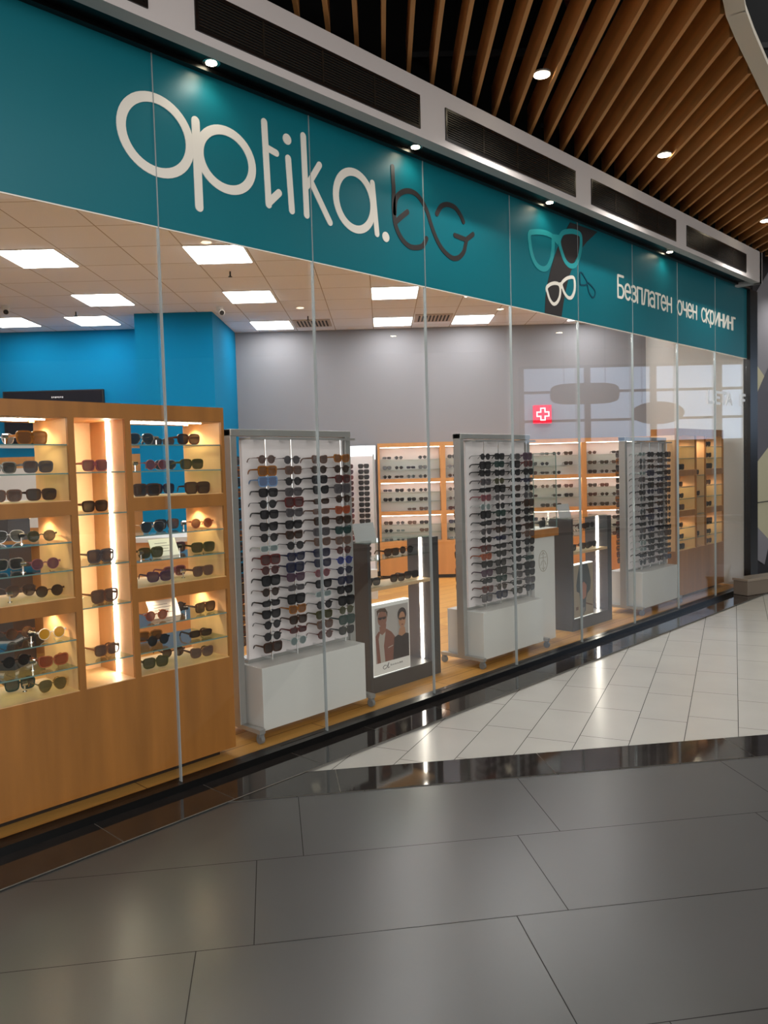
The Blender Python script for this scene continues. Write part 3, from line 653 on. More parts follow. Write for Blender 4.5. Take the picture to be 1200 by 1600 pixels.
def sunglasses(loc, kind, colour, label, group, yaw=0.0, parts=True, sc=1.0):
    fm, lm, _ = C[colour]
    if parts:
        t = empty('sunglasses', loc, yaw, label, 'sunglasses', group); t.scale = (sc, sc, sc)
        for key in ('frame', ('lens', -1), ('lens', 1), ('temple', -1), ('temple', 1)):
            nm = key if isinstance(key, str) else key[0]
            pk = (kind, key)
            if pk not in PROTO:
                o = bpy.data.objects.new(nm, G[kind][key]); PROTO[pk] = o
            else: o = PROTO[pk].copy(); o.name = nm
            col.objects.link(o); o.parent = t; setm(o, lm if nm == 'lens' else fm)
        return t
    if ('w', kind) not in PROTO:
        me = WHOLE[kind].mesh('sunglasses_small_' + kind); me.materials.append(MATBLK); me.materials.append(MATBLK); PROTO[('w', kind)] = bpy.data.objects.new('sunglasses', me); o = PROTO[('w', kind)]
    else: o = PROTO[('w', kind)].copy(); o.name = 'sunglasses'
    col.objects.link(o); o.location = loc; o.rotation_euler = (0, 0, yaw); o.scale = (sc, sc, sc)
    for i, M_ in enumerate((fm, lm)): o.material_slots[i].link = 'OBJECT'; o.material_slots[i].material = M_
    return tag(o, label, 'sunglasses', group)
class Stuff:
    """many tiny sunglasses far away, joined into one object"""
    def __init__(s): s.mb = MB(); s.mats = []; s.idx = {}
    def slot(s, M_):
        if M_.name not in s.idx: s.idx[M_.name] = len(s.mats); s.mats.append(M_)
        return s.idx[M_.name]
    def add(s, T, kind, colour):
        fm, lm, _ = C[colour]; w = WHOLE[kind]; i = len(s.mb.v); ms = (s.slot(fm), s.slot(lm))
        s.mb.v += [tuple(T @ Vector(v)) for v in w.v]; s.mb.f += [tuple(q + i for q in f) for f in w.f]; s.mb.mi += [ms[k] for k in w.mi]
    def build(s, name, label, group): return tag(s.mb.build(name, s.mats), label, 'sunglasses', group, 'stuff')

ORD = ['top', 'second', 'third', 'fourth', 'fifth', 'sixth', 'seventh', 'eighth', 'ninth', 'tenth', 'eleventh', 'twelfth', 'thirteenth', 'fourteenth', 'fifteenth', 'sixteenth', 'seventeenth', 'lowest']
CO = ['leftmost', 'second', 'third', 'rightmost']
S1 = [['brown', 'amber', 'pale blue', 'black', 'black', 'black', 'black', 'black', 'clear', 'dark red', 'dark red', 'black', 'dark tortoise', 'black', 'black', 'black', 'black', 'dark tortoise'],
      ['grey', 'brown', 'black', 'grey', 'dark red', 'grey', 'black', 'dark tortoise', 'black', 'navy', 'navy', 'purple', 'grey', 'black', 'amber', 'dark tortoise', 'dark red', 'clear'],
      ['brown', 'dark tortoise', 'black', 'black', 'dark tortoise', 'brown', 'dark tortoise', 'grey', 'brown', 'navy', 'navy', 'rose', 'black', 'clear', 'black', 'olive', 'brown', 'dark red'],
      ['amber', 'dark tortoise', 'dark red', 'grey', 'dark tortoise', 'red brown', 'dark tortoise', 'dark green', 'brown', 'dark red', 'bright blue', 'navy', 'navy', 'black', 'black', 'olive', 'dark green', 'black']]
S2 = [['black', 'black', 'black', 'grey', 'black', 'rose', 'clear', 'black', 'black', 'grey', 'black', 'dark red', 'red brown', 'black', 'purple', 'black', 'dark red', 'grey'],
      ['black', 'dark green', 'black', 'olive', 'black', 'grey', 'black', 'dark green', 'black', 'dark tortoise', 'navy', 'black', 'black', 'black', 'black', 'dark green', 'dark tortoise', 'navy'],
      ['grey', 'black', 'black', 'black', 'dark tortoise', 'black', 'black', 'black', 'dark tortoise', 'black', 'black', 'black', 'black', 'black', 'black', 'grey', 'black', 'black'],
      ['purple', 'dark red', 'black', 'navy', 'black', 'grey', 'dark tortoise', 'black', 'black', 'dark tortoise', 'brown', 'black', 'black', 'dark green', 'black', 'black', 'grey', 'black']]
rng = random.Random(3)
S3 = [[rng.choice(['black', 'clear', 'grey', 'black', 'silver metal']) for _ in range(18)] if c == 0 else [rng.choice(['black', 'black', 'grey', 'dark tortoise', 'black', 'navy']) for _ in range(18)] for c in range(4)]
STY = {'clear': ['narrow', 'round'], 'pale blue': ['oversized'], 'gold metal': ['aviator'], 'silver metal': ['aviator']}
def stand(xc, name_of, cols_, parts, simple_rear=True):
    """wheeled display: white box, two posts, head rail, white panel and chrome rods front and back"""
    t = empty('display_stand', (xc, 0.325, 0.03), 0, name_of, 'display stand', 'wheeled sunglasses stands')
    # local y = 0 is the panel plane
    MB().box(-0.42, 0.42, -0.18, 0.18, 0.06, 0.43).build('storage_box', WHITE, t, bevel=0.003)
    for sx in (-1, 1):
        MB().box(sx * 0.48 - (0.045 if sx > 0 else 0), sx * 0.48 + (0.045 if sx < 0 else 0), -0.035, 0.035, 0.08, 1.82).build('post', ALU, t, bevel=0.003)
        f = MB().box(sx * 0.455 - 0.02, sx * 0.455 + 0.02, -0.21, 0.21, 0.06, 0.085).build('foot', ALU, t)
        for sy in (-1, 1):
            c = MB().cyl((sx * 0.455 - 0.012, sy * 0.19, 0.026), 0.026, (1, 0, 0), 0.024, 16).box(sx * 0.455 - 0.018, sx * 0.455 + 0.018, sy * 0.19 - 0.012, sy * 0.19 + 0.012, 0.04, 0.06)
            c.build('caster', RUBBER, t)
    MB().box(-0.48, 0.48, -0.04, 0.04, 1.78, 1.82).build('head_rail', ALU, t, bevel=0.003)
    MB().box(-0.385, 0.475 - 0.045, -0.012, 0.012, 0.44, 1.76).build('back_panel', PANELW, t)
    MB().box(-0.40, 0.43, -0.02, 0.02, 0.43, 0.45).build('bottom_rail', ALU, t)
    RX = [xx - 3.18 for xx in (2.888, 3.082, 3.300, 3.490)]
    for side in (-1, 1):
        y = side * 0.122
        for k, rx in enumerate(RX):
            MB().cyl((rx, y - side * 0.006, 0.45), 0.0045, (0, 0, 1), 1.31, 8).box(rx - 0.004, rx + 0.004, min(y - side * 0.004, 0), max(y - side * 0.004, 0), 1.752, 1.764).box(rx - 0.004, rx + 0.004, min(y - side * 0.004, 0), max(y - side * 0.004, 0), 0.452, 0.462).build('display_rod', CHROME, t)
    MB().box(-0.40, 0.44, -0.122, -0.112, 1.757, 1.769).box(-0.40, -0.39, -0.112, -0.012, 1.757, 1.769).box(0.43, 0.44, -0.112, -0.012, 1.757, 1.769).build('rod_rail', ALU, t)
    r2 = random.Random(int(xc * 100))
    for c in range(4):
        for k in range(18):
            colr = cols_[c][k]; kd = r2.choice(STY.get(colr, ['square', 'square', 'oversized', 'cat', 'narrow', 'round']))
            if colr == 'amber' and k == 1: kd = 'oversized'
            z = 1.668 - 0.0652 * k; yw = r2.uniform(-0.06, 0.06) - 0.03
            st = {3.18: 'near', 5.315: 'middle', 8.01: 'far'}[xc]
            lab = '%s %s sunglasses, %s in the %s column of the %s display stand' % (colr, kd, ORD[k] + (' down' if 0 < k < 17 else ''), CO[c], st)
            sunglasses((xc + RX[c] + r2.uniform(-0.006, 0.006), 0.325 - 0.128, z + r2.uniform(-0.004, 0.004)), kd, colr, lab, 'sunglasses on the %s display stand' % st, yw, parts, 0.94)
    return RX
REAR = Stuff()
for xc, nm, cc, pp in [(3.18, 'silver wheeled sunglasses stand nearest the wooden cabinet, on a white box', S1, True),
                       (5.315, 'middle wheeled sunglasses stand on a white box, between the two anthracite display frames', S2, True),
                       (8.01, 'farthest wheeled sunglasses stand on a white box, before the niched oak cabinet', S3, False)]:
    RX = stand(xc, nm, cc, pp); r3 = random.Random(11)
    for rx in RX[:2] + RX[2:]:
        for k in range(18):
            T = Matrix.Translation((xc + rx, 0.325 + 0.128, 1.668 - 0.0652 * k)) @ Matrix.Rotation(math.pi + r3.uniform(-.08, .08), 4, 'Z')
            REAR.add(T, r3.choice(['square', 'oversized', 'cat']), r3.choice(['black', 'black', 'dark tortoise', 'amber', 'dark red', 'brown', 'grey']))
REAR.build('sunglasses', 'rows of sunglasses on the rear sides of the wheeled display stands', 'sunglasses seen edge on behind the stands')

# ================================================================ OAK CABINETS
def cabinet(xl, bays, y0, y1, label, closed, side='L'):
    """bays: (x0, x1, kind) kind 'tiers' or 'tower'"""
    xr = bays[-1][1] + 0.018
    t = empty('display_cabinet', (xl, y0, 0.03), 0, label, 'display cabinet')
    ox, oy, oz = xl, y0, 0.03
    def b(mb, name, M_, p=t, **k): return mb.build(name, M_, p, **k)
    def BX(x0, x1, ya, yb, z0, z1): return (x0 - ox, x1 - ox, ya - oy, yb - oy, z0 - oz, z1 - oz)
    b(MB().box(*BX(xl + 0.02, xr - 0.06, y0 + 0.07, y1 - 0.02, 0.03, 0.075)), 'plinth', KICK)
    b(MB().box(*BX(xl, xr, y0, y1, 0.075, 0.583)), 'base', WOOD)
    b(MB().box(*BX(xl, xr, y0, y1, 1.876, 1.951)), 'top_panel', WOOD)
    # uprights
    edges = [(xl, bays[0][0])] + [(bays[i][1], bays[i + 1][0]) for i in range(len(bays) - 1)] + [(bays[-1][1], xr)]
    for a, c in edges:
        o = b(MB().box(*BX(a, c, y0, y0 + 0.018, 0.583, 1.876)), 'upright', WOOD)
        MB().box(*BX(a + 0.0, c - 0.0, y0 + 0.018, y1, 0.583, 1.876)).build('upright_lining', WOODIN, o)
    mats_in = WOODIN
    for i, (x0, x1, kind) in enumerate(bays):
        if kind == 'tiers':
            for z0, z1 in ((1.420, 1.486), (0.962, 1.030)):
                b(MB().box(*BX(x0, x1, y0, y1, z0, z1)), 'rail', WOOD)
                b(MB().box(*BX(x0, x1, y0 + 0.004, y1, z1, z1 + 0.003)), 'shelf_lining', WOODIN)
                b(MB().box(*BX(x0, x1, y0 + 0.02, y1, z0 - 0.003, z0)), 'shelf_lining', WOODIN)
            b(MB().box(*BX(x0, x1, y0 + 0.004, y1, 0.583, 0.586)), 'shelf_lining', WOODIN)
            b(MB().box(*BX(x0, x1, y0 + 0.02, y1, 1.873, 1.876)), 'shelf_lining', WOODIN)
            for z in (1.752, 1.618, 1.295, 1.163, 0.832, 0.700):
                o = b(MB().box(*BX(x0 + 0.002, x1 - 0.002, y0 + 0.012, y1 - 0.02, z - 0.006, z)), 'glass_shelf', SHELFG)
                MB().box(*BX(x0 + 0.002, x1 - 0.002, y0 + 0.010, y0 + 0.0118, z - 0.006, z)).build('shelf_edge', EDGE, o)
            for zt in (1.873, 1.417, 0.959):
                for (dx, yy) in ((0.14, 0.15), (0.06, 0.25)) if side == 'L' else ((0.16, 0.16),):
                    for fx in ((x1 - dx,) if side == 'R' else (x1 - dx,)):
                        lt = b(MB().cyl((fx - ox, yy + y0 - oy, zt - oz - 0.006), 0.012, (0, 0, 1), 0.005, 12), 'shelf_light', E_WARM)
                        spot('shelf_lamp', (fx - ox, yy + y0 - oy, zt - oz - 0.012), CAB_W, (1, 0.74, 0.46), 150, 0.012, t)
                if side == 'L': spot('shelf_lamp', (x0 + 0.14 - ox, 0.2, zt - oz - 0.012), CAB_W, (1, 0.74, 0.46), 150, 0.012, t)
            if side == 'L':
                b(MB().box(*BX(x0 + 0.01, x1 - 0.06, y0 + 0.10, y0 + 0.11, 1.868, 1.873)).box(*BX(x0 + 0.01, x1 - 0.10, y0 + 0.20, y0 + 0.21, 1.868, 1.873)), 'light_strip', E_STRIP)
            if closed: b(MB().box(*BX(x0, x1, y1 - 0.015, y1 - 0.002, 0.586, 1.873)), 'back_panel', WOODIN)
        else:
            b(MB().box(*BX(x0, x1, y1 - 0.015, y1 - 0.002, 0.583, 1.876)), 'back_panel', WOODIN)
            b(MB().box(*BX(x0, x1, y0 + 0.004, y1, 0.583, 0.586)), 'shelf_lining', WOODIN)
            for z in (1.62, 1.42, 1.172, 0.971, 0.70):
                o = b(MB().box(*BX(x0 + 0.002, x1 - 0.002, y0 + 0.012, y1 - 0.02, z - 0.006, z)), 'glass_shelf', SHELFG)
                MB().box(*BX(x0 + 0.002, x1 - 0.002, y0 + 0.010, y0 + 0.0118, z - 0.006, z)).build('shelf_edge', EDGE, o)
            if side == 'L':
                b(MB().box(*BX(x1 - 0.006, x1, y0 + 0.16, y0 + 0.185, 0.59, 1.873)), 'light_strip', E_TOWER)
            else:
                spot('shelf_lamp', ((x0 + x1) / 2 - ox, 0.12, 1.86 - oz), CAB_W * 1.5, (1, 0.8, 0.55), 150, 0.012, t)
    return t
cabinet(1.09, [(1.125, 1.660, 'tiers'), (1.692, 1.947, 'tower'), (1.980, 2.513, 'tiers')], 0.105, 0.485, 'tall open oak display cabinet with glass shelves at the left edge of the window', False, 'L')
cabinet(8.56, [(8.62, 9.095, 'tiers'), (9.115, 9.370, 'tower'), (9.392, 9.910, 'tiers')], 0.205, 0.50, 'far oak cabinet with glowing niches at the right end of the glass front', True, 'R')

SH = {'R1a': 1.752, 'R1b': 1.618, 'R1c': 1.489, 'R2a': 1.295, 'R2b': 1.163, 'R2c': 1.033, 'R3a': .832, 'R3b': .70, 'R3c': .586}
GL = [('R1a', 0, 2.088, 'aviator', 'silver metal'), ('R1a', 1, 2.288, 'narrow', 'black'), ('R1a', 0, 2.367, 'square', 'dark tortoise'), ('R1b', 1, 2.300, 'round', 'silver metal'), ('R1b', 0, 2.169, 'round', 'rose'), ('R1b', 0, 2.381, 'square', 'olive'),
      ('R1c', 0, 2.107, 'oversized', 'dark tortoise'), ('R1c', 1, 2.280, 'square', 'navy'), ('R1c', 0, 2.410, 'oversized', 'dark tortoise'),
      ('R2a', 0, 2.131, 'aviator', 'silver metal'), ('R2a', 1, 2.295, 'square', 'black'), ('R2a', 0, 2.430, 'round', 'red brown'), ('R2b', 0, 2.114, 'square', 'olive'), ('R2b', 1, 2.339, 'square', 'purple'), ('R2b', 0, 2.432, 'square', 'olive'),
      ('R2c', 0, 2.159, 'cat', 'purple'), ('R2c', 1, 2.331, 'square', 'rose'), ('R2c', 0, 2.426, 'square', 'brown'), ('R3a', 0, 2.131, 'round', 'red brown'), ('R3a', 1, 2.320, 'round', 'black'), ('R3a', 0, 2.430, 'square', 'dark tortoise'),
      ('R3b', 1, 2.164, 'square', 'amber'), ('R3b', 0, 2.136, 'round', 'black'), ('R3b', 0, 2.394, 'narrow', 'dark tortoise'), ('R3c', 0, 2.115, 'square', 'olive'), ('R3c', 1, 2.3, 'round', 'dark tortoise'), ('R3c', 0, 2.397, 'cat', 'brown'),
      ('L1a', 0, 1.533, 'oversized', 'amber'), ('L1a', 1, 1.440, 'round', 'silver metal'), ('L1b', 0, 1.556, 'square', 'grey'), ('L1b', 1, 1.440, 'square', 'silver metal'), ('L1c', 0, 1.564, 'square', 'dark tortoise'), ('L1c', 0, 1.405, 'square', 'brown'),
      ('L2a', 0, 1.554, 'round', 'olive'), ('L2a', 1, 1.457, 'aviator', 'silver metal'), ('L2b', 0, 1.565, 'round', 'rose'), ('L2b', 1, 1.450, 'square', 'silver metal'), ('L2c', 0, 1.579, 'round', 'dark tortoise'), ('L2c', 1, 1.500, 'aviator', 'brown'),
      ('L3a', 0, 1.579, 'round', 'white'), ('L3a', 1, 1.483, 'round', 'dark tortoise'), ('L3b', 0, 1.580, 'cat', 'red brown'), ('L3b', 1, 1.462, 'round', 'black'), ('L3c', 0, 1.572, 'aviator', 'gold metal'), ('L3c', 1, 1.473, 'square', 'dark green')]
TN = {'1': 'top', '2': 'middle', '3': 'bottom'}; SN = {'a': 'upper glass shelf', 'b': 'lower glass shelf', 'c': 'wooden floor'}
seen = {}
for sh, row, x, kd, cl_ in GL:
    key = 'R' + sh[1:]; zz = SH[key]
    same = [g[2] for g in GL if g[0] == sh and g[1] == row]
    where = 'on its ' + SN[sh[2]]
    pos = ('back row' if row else ('front left' if len(same) > 1 and x == min(same) else 'front right' if len(same) > 1 else 'front'))
    lab = '%s %s sunglasses, %s, %s, %s tier of %s niche' % (cl_, kd, pos, SN[sh[2]], TN[sh[1]], 'right' if sh[0] == 'R' else 'left')
    hz = {'aviator': 0.033, 'narrow': 0.024}.get(kd, 0.032)
    sunglasses((x, 0.20 if row == 0 else 0.335, zz + hz), kd, cl_, lab, 'sunglasses in the near oak cabinet', random.uniform(-0.15, 0.12), True)
for z, x, kd, cl_, nm in [(1.62, 1.84, 'square', 'rose', 'top'), (1.42, 1.83, 'square', 'dark tortoise', 'second'), (1.172, 1.848, 'oversized', 'grey', 'third'), (.971, 1.858, 'oversized', 'brown', 'fourth'), (.70, 1.858, 'square', 'brown', 'lowest')]:
    sunglasses((x, 0.215, z + 0.032), kd, cl_, '%s sunglasses alone on the %s glass shelf of the narrow lit centre niche' % (cl_, nm), 'sunglasses in the near oak cabinet', 0.1, True)
# price cards and silver clips in the near cabinet
for x0, x1, z, nm in [(2.165, 2.325, 1.1632, 'middle'), (2.14, 2.318, 0.8322, 'bottom')]:
    t = empty('info_card', (x0, 0.265, z), 0, 'white printed card leaning on a glass shelf in the %s tier' % nm, 'card', 'printed cards in the near cabinet')
    mb = MB(); T = Matrix.Rotation(-0.5, 4, 'X')
    mb.box(0, x1 - x0, 0, 0.004, 0, 0.10, 0, T); mb.build('card', CARD, t)
    l = MB()
    for k in range(4): l.box(0.03, (x1 - x0) * (0.75 - 0.1 * (k % 2)), -0.0006, -0.0002, 0.025 + 0.016 * k, 0.028 + 0.016 * k, 0, T)
    l.build('print', CARDG, t)
clips = [(2.225, 'R1a', .29), (2.03, 'R1b', .17), (2.315, 'R2a', .20), (2.345, 'R2b', .30), (2.035, 'R2b', .16), (2.325, 'R2c', .24), (2.318, 'R3a', .22), (2.06, 'R3a', .30), (1.42, 'L1a', .22), (1.47, 'L2a', .22), (1.47, 'L2b', .22), (1.40, 'L2c', .21), (1.49, 'L3a', .22), (1.49, 'L3b', .22), (1.48, 'L3c', .30), (1.475, 'L1c', .31)]
for i, (x, sh, y) in enumerate(clips):
    z = SH['R' + sh[1:]]
    t = empty('glasses_clip', (x, y, z), 0, 'small chrome clip %s, %s, %s tier, %s niche' % ('behind the front glasses' if y > 0.25 else 'between the front glasses', SN[sh[2]], TN[sh[1]], 'right' if sh[0] == 'R' else 'left'), 'security clip', 'chrome clips in the near cabinet')
    MB().cyl((0, 0, 0), 0.011, (0, 0, 1), 0.003, 14).cyl((0, 0, 0.003), 0.004, (0, 0, 1), 0.030, 8).build('stem', CHROME, t, smooth=False)
    MB().cyl((-0.012, 0, 0.040), 0.010, (1, 0, 0), 0.024, 14).build('head', CHROME if i % 3 else MATBLK, t)
# far cabinet sunglasses
FC = [(9.50, 1.752), (9.52, 1.618), (9.51, 1.489), (9.53, 1.295), (9.56, 1.033), (9.55, .832), (9.56, .70), (9.57, .586), (8.72, 1.489), (8.74, 1.295), (8.77, 1.163), (8.76, 1.033), (8.80, .832), (8.80, .70), (8.80, .586), (9.24, 1.42), (9.22, 1.30), (9.24, 1.172), (9.25, .70)]
for i, (x, z) in enumerate(FC):
    if abs(z - 1.30) < 0.001: z = 1.172; x = 9.19; 
    if x == 9.24 and z == 1.172: continue
    kd = ['square', 'cat', 'oversized'][i % 3]; cl_ = ['black', 'dark tortoise', 'black', 'brown'][i % 4]
    bay = 'right' if x > 9.38 else ('middle' if x > 9.1 else 'left')
    lv = {1.752: 'top glass shelf', 1.618: 'second glass shelf', 1.489: 'upper wooden shelf', 1.42: 'second glass shelf', 1.295: 'third glass shelf', 1.163: 'fourth glass shelf', 1.172: 'third glass shelf', 1.033: 'middle wooden shelf', .832: 'fifth glass shelf', .70: 'lowest glass shelf', .586: 'bottom board'}[z]
    x = {'right': 9.585, 'middle': 9.235, 'left': 8.775}[bay] + 0.02 * (i % 3)
    sunglasses((x, 0.265, z + 0.032), kd, cl_, '%s %s sunglasses on the %s, %s bay, far oak cabinet' % (cl_, kd, lv, bay), 'sunglasses in the far oak cabinet', -0.1, False)

# ================================================================ ANTHRACITE DISPLAY FRAMES
def pspace(x0, x1, z0, z1):
    return lambda u, v: (x0 + (x1 - x0) * u, z0 + (z1 - z0) * v)
def dark_frame(xl, y0, label, which):
    t = empty('display_unit', (xl, y0, 0.03), 0, label, 'display frame')
    w, d, H = 0.76, 0.25, 1.05
    MB().box(0, 0.030, 0, d, 0, H).build('side_panel', DARK, t, bevel=0.002)
    MB().box(0.030, 0.032, 0.004, d - 0.004, 0.11, H - 0.004).build('side_lining', DARKIN, t)
    MB().box(0.685, w, 0, d, 0, H - 0.005).build('side_panel', DARK, t, bevel=0.002)
    MB().box(0.683, 0.685, 0.004, d - 0.004, 0.11, H - 0.008).build('side_lining', DARKIN, t)
    MB().box(0.030, 0.685, 0, d, 0, 0.11).build('bottom_panel', DARK, t)
    MB().box(0.032, 0.683, 0.005, d - 0.005, 0.715, 0.738).build('shelf', mat('shelf_pale_wood', (200, 165, 125), 0.45) if which == 1 else bpy.data.materials['shelf_pale_wood'], t)
    MB().box(0.032, 0.683, 0.02, d - 0.02, 0.925, 0.931).build('glass_shelf', SHELFG, t)
    MB().box(0.0, 0.70, 0.01, d - 0.01, H, H + 0.006).build('glass_top', SHELFG, t)
    MB().box(0.678, 0.683, 0.10, 0.125, 0.115, 0.712).box(0.678, 0.683, 0.10, 0.125, 0.742, H - 0.01).build('light_strip', E_STRIP, t)
    # illuminated picture box standing in the frame
    pw = 0.39 if which == 1 else 0.37
    p = empty('picture_box', (xl + 0.036, y0 + 0.01, 0.14), 0, 'lit picture box showing a man and a woman in glasses, inside the nearer anthracite frame' if which == 1 else 'lit picture box showing a figure in dark clothing, inside the farther anthracite frame', 'picture', 'lit picture boxes')
    z0 = 0.002; z1 = 0.51
    MB().box(0, pw, 0.004, 0.05, z0, z1).build('light_body', E_FRAME, p)
    MB().box(0.006, pw - 0.002, 0.0, 0.004, z0 + 0.004, z1 - 0.006).build('face_panel', CARD, p)
    if which == 1:
        q = pspace(0.03, pw - 0.015, 0.09, z1 - 0.03); Y = -0.0006
        def sh(pts, mi, M=[0]):
            M[0] += 1; mbp.poly([(q(u, v)[0], Y - 0.0003 * M[0], q(u, v)[1]) for u, v in pts], mi)
        def ell(cu, cv, ru, rv, n=20): return [(cu + ru * math.cos(-2 * math.pi * k / n), cv + rv * math.sin(-2 * math.pi * k / n)) for k in range(n)][::-1]
        mbp = MB()
        sh([(0, 0), (1, 0), (1, 1), (0, 1)], 0)
        sh([(0.04, 0), (0.0, 0.50), (0.10, 0.58), (0.16, 0.56), (0.33, 0.60), (0.48, 0.52), (0.58, 0.42), (0.62, 0.0)], 2)      # jacket
        sh([(0.14, 0), (0.09, 0.44), (0.13, 0.54), (0.30, 0.55), (0.24, 0.30), (0.27, 0)], 3)                                    # shirt
        sh([(0.12, 0.66), (0.13, 0.54), (0.20, 0.50), (0.30, 0.55), (0.33, 0.70)], 1)
        sh(ell(0.21, 0.80, 0.135, 0.145), 1)
        sh([(0.06, 0.84), (0.05, 0.96), (0.16, 0.99), (0.30, 0.98), (0.37, 0.90), (0.36, 0.80), (0.32, 0.90), (0.20, 0.93), (0.10, 0.92)], 4)
        sh([(0.08, 0.80), (0.08, 0.83), (0.33, 0.83), (0.33, 0.80)], 4); sh(ell(0.15, 0.805, 0.05, 0.022), 5); sh(ell(0.26, 0.805, 0.05, 0.022), 5)
        sh([(0.50, 0), (0.55, 0.40), (0.66, 0.44), (0.74, 0.42), (0.92, 0.44), (1.0, 0.42), (1.0, 0)], 5)                          # dark top
        sh([(0.72, 0.56), (0.68, 0.44), (0.78, 0.40), (0.90, 0.44), (0.88, 0.56)], 6)
        sh(ell(0.80, 0.80, 0.135, 0.13), 5); sh(ell(0.80, 0.70, 0.105, 0.155), 6)
        sh([(0.70, 0.72), (0.70, 0.745), (0.91, 0.745), (0.91, 0.72)], 5); sh(ell(0.755, 0.72, 0.045, 0.025), 4); sh(ell(0.855, 0.72, 0.045, 0.025), 4)
        sh(ell(0.80, 0.615, 0.035, 0.012), 2); sh([(0.35, 0.24), (0.35, 0.255), (0.50, 0.28), (0.50, 0.265)], 3)
        mbp.build('picture', [mat('print_grey', (172, 165, 160), 0.5), mat('print_skin_dark', (140, 96, 80), 0.5), mat('print_brown', (128, 82, 70), 0.5), mat('print_shirt', (178, 170, 160), 0.5), mat('print_hair', (82, 60, 48), 0.5), mat('print_black', (56, 46, 46), 0.5), mat('print_skin', (176, 128, 98), 0.5)], p)
        s_ = MB()
        s_.stroke(smooth_path([(0.135, 0.062), (0.115, 0.066), (0.100, 0.052), (0.112, 0.040), (0.135, 0.046), (0.152, 0.068), (0.158, 0.078)], 4), 0.0035, -0.002, -0.0005)
        s_.stroke(smooth_path([(0.160, 0.078), (0.150, 0.058), (0.150, 0.042), (0.166, 0.046)], 4), 0.0035, -0.002, -0.0005)
        s_.build('monogram', LETD, p)
        pk = MB()
        for k, (wa, ha) in enumerate([(6, 14), (5, 9), (6, 10), (5, 9), (6, 11), (5, 9), (6, 10), (5, 8), (7, 12), (6, 12), (7, 12)]): pk.box(0.178 + k * 0.0118, 0.178 + k * 0.0118 + wa / 1000, -0.001, -0.0002, 0.051, 0.051 + ha / 1000)
        pk.build('small_print', CARDG, p)
    else:
        q = pspace(0.004, pw - 0.004, 0.01, z1 - 0.01); mbp = MB(); cnt = [0]
        def sh(pts, mi):
            cnt[0] += 1; mbp.poly([(q(u, v)[0], -0.0006 - 0.0003 * cnt[0], q(u, v)[1]) for u, v in pts], mi)
        sh([(0, 0), (1, 0), (1, 1), (0, 1)], 0)
        sh([(0.30, 1), (0.20, 0.80), (0.13, 0.62), (0.15, 0.50), (0.28, 0.46), (0.32, 0.30), (0.34, 0.08), (0.50, 0.02), (0.60, 0.10), (0.62, 0.32), (0.70, 0.42), (0.84, 0.48), (0.88, 0.66), (0.80, 0.86), (0.70, 1)], 1)
        sh([(0.36, 0.62), (0.36, 0.36), (0.50, 0.32), (0.62, 0.36), (0.66, 0.58), (0.52, 0.66)], 2)
        sh([(0.36, 0.16), (0.40, 0.02), (0.52, 0.02), (0.56, 0.16)], 3)
        sh([(0.60, 0.22), (0.60, 0.25), (0.95, 0.18), (0.95, 0.15)], 4); sh([(0.10, 0.14), (0.10, 0.20), (0.22, 0.20), (0.22, 0.14)], 4)
        mbp.build('picture', [mat('print_sand', (150, 134, 112), 0.5), mat('print_slate', (62, 66, 68), 0.5), mat('print_tan', (160, 106, 84), 0.5), mat('print_smoke', (110, 108, 104), 0.5), mat('print_umber', (104, 72, 52), 0.5)], p)
    # sunglasses on the shelf
    yb = y0 + 0.07; nn = 'nearer' if which == 1 else 'farther'
    for dx, dz, kd, cl_, dy, lb in [(0.115, 0.738, 'square', 'black', 0, 'left on the pale shelf'), (0.375, 0.738, 'square', 'dark tortoise', 0, 'middle of the pale shelf'), (0.56, 0.738, 'square', 'black', 0.03, 'right on the pale shelf'),
                                (0.32, 0.931, 'square', 'dark tortoise', 0, 'left on the glass shelf'), (0.50, 0.931, 'round', 'black', 0.02, 'right on the glass shelf')]:
        sunglasses((xl + dx, yb + dy, 0.03 + dz + 0.032), kd, cl_, '%s %s sunglasses, %s of the %s anthracite frame' % (cl_, kd, lb, nn), 'sunglasses in the anthracite frames', -0.12, which == 1)
    # acrylic holder on top
    h = empty('acrylic_sign', (xl + 0.03, y0 + 0.14, 0.03 + H + 0.006), 0, 'blank translucent acrylic sign leaning on top of the %s anthracite frame' % nn, 'sign holder', 'acrylic signs')
    T = Matrix.Rotation(-0.25, 4, 'X')
    MB().box(0, 0.21, 0, 0.004, 0, 0.13, 0, T).build('plate', ACR, h); MB().box(0.02, 0.19, 0.0, 0.06, 0, 0.003).build('foot', ACR, h)
    return t
dark_frame(3.825, 0.325, 'anthracite open display frame with light strip, right of the near sunglasses stand', 1)
dark_frame(6.455, 0.285, 'anthracite open display frame with light strip, between white pedestal and far stand', 2)

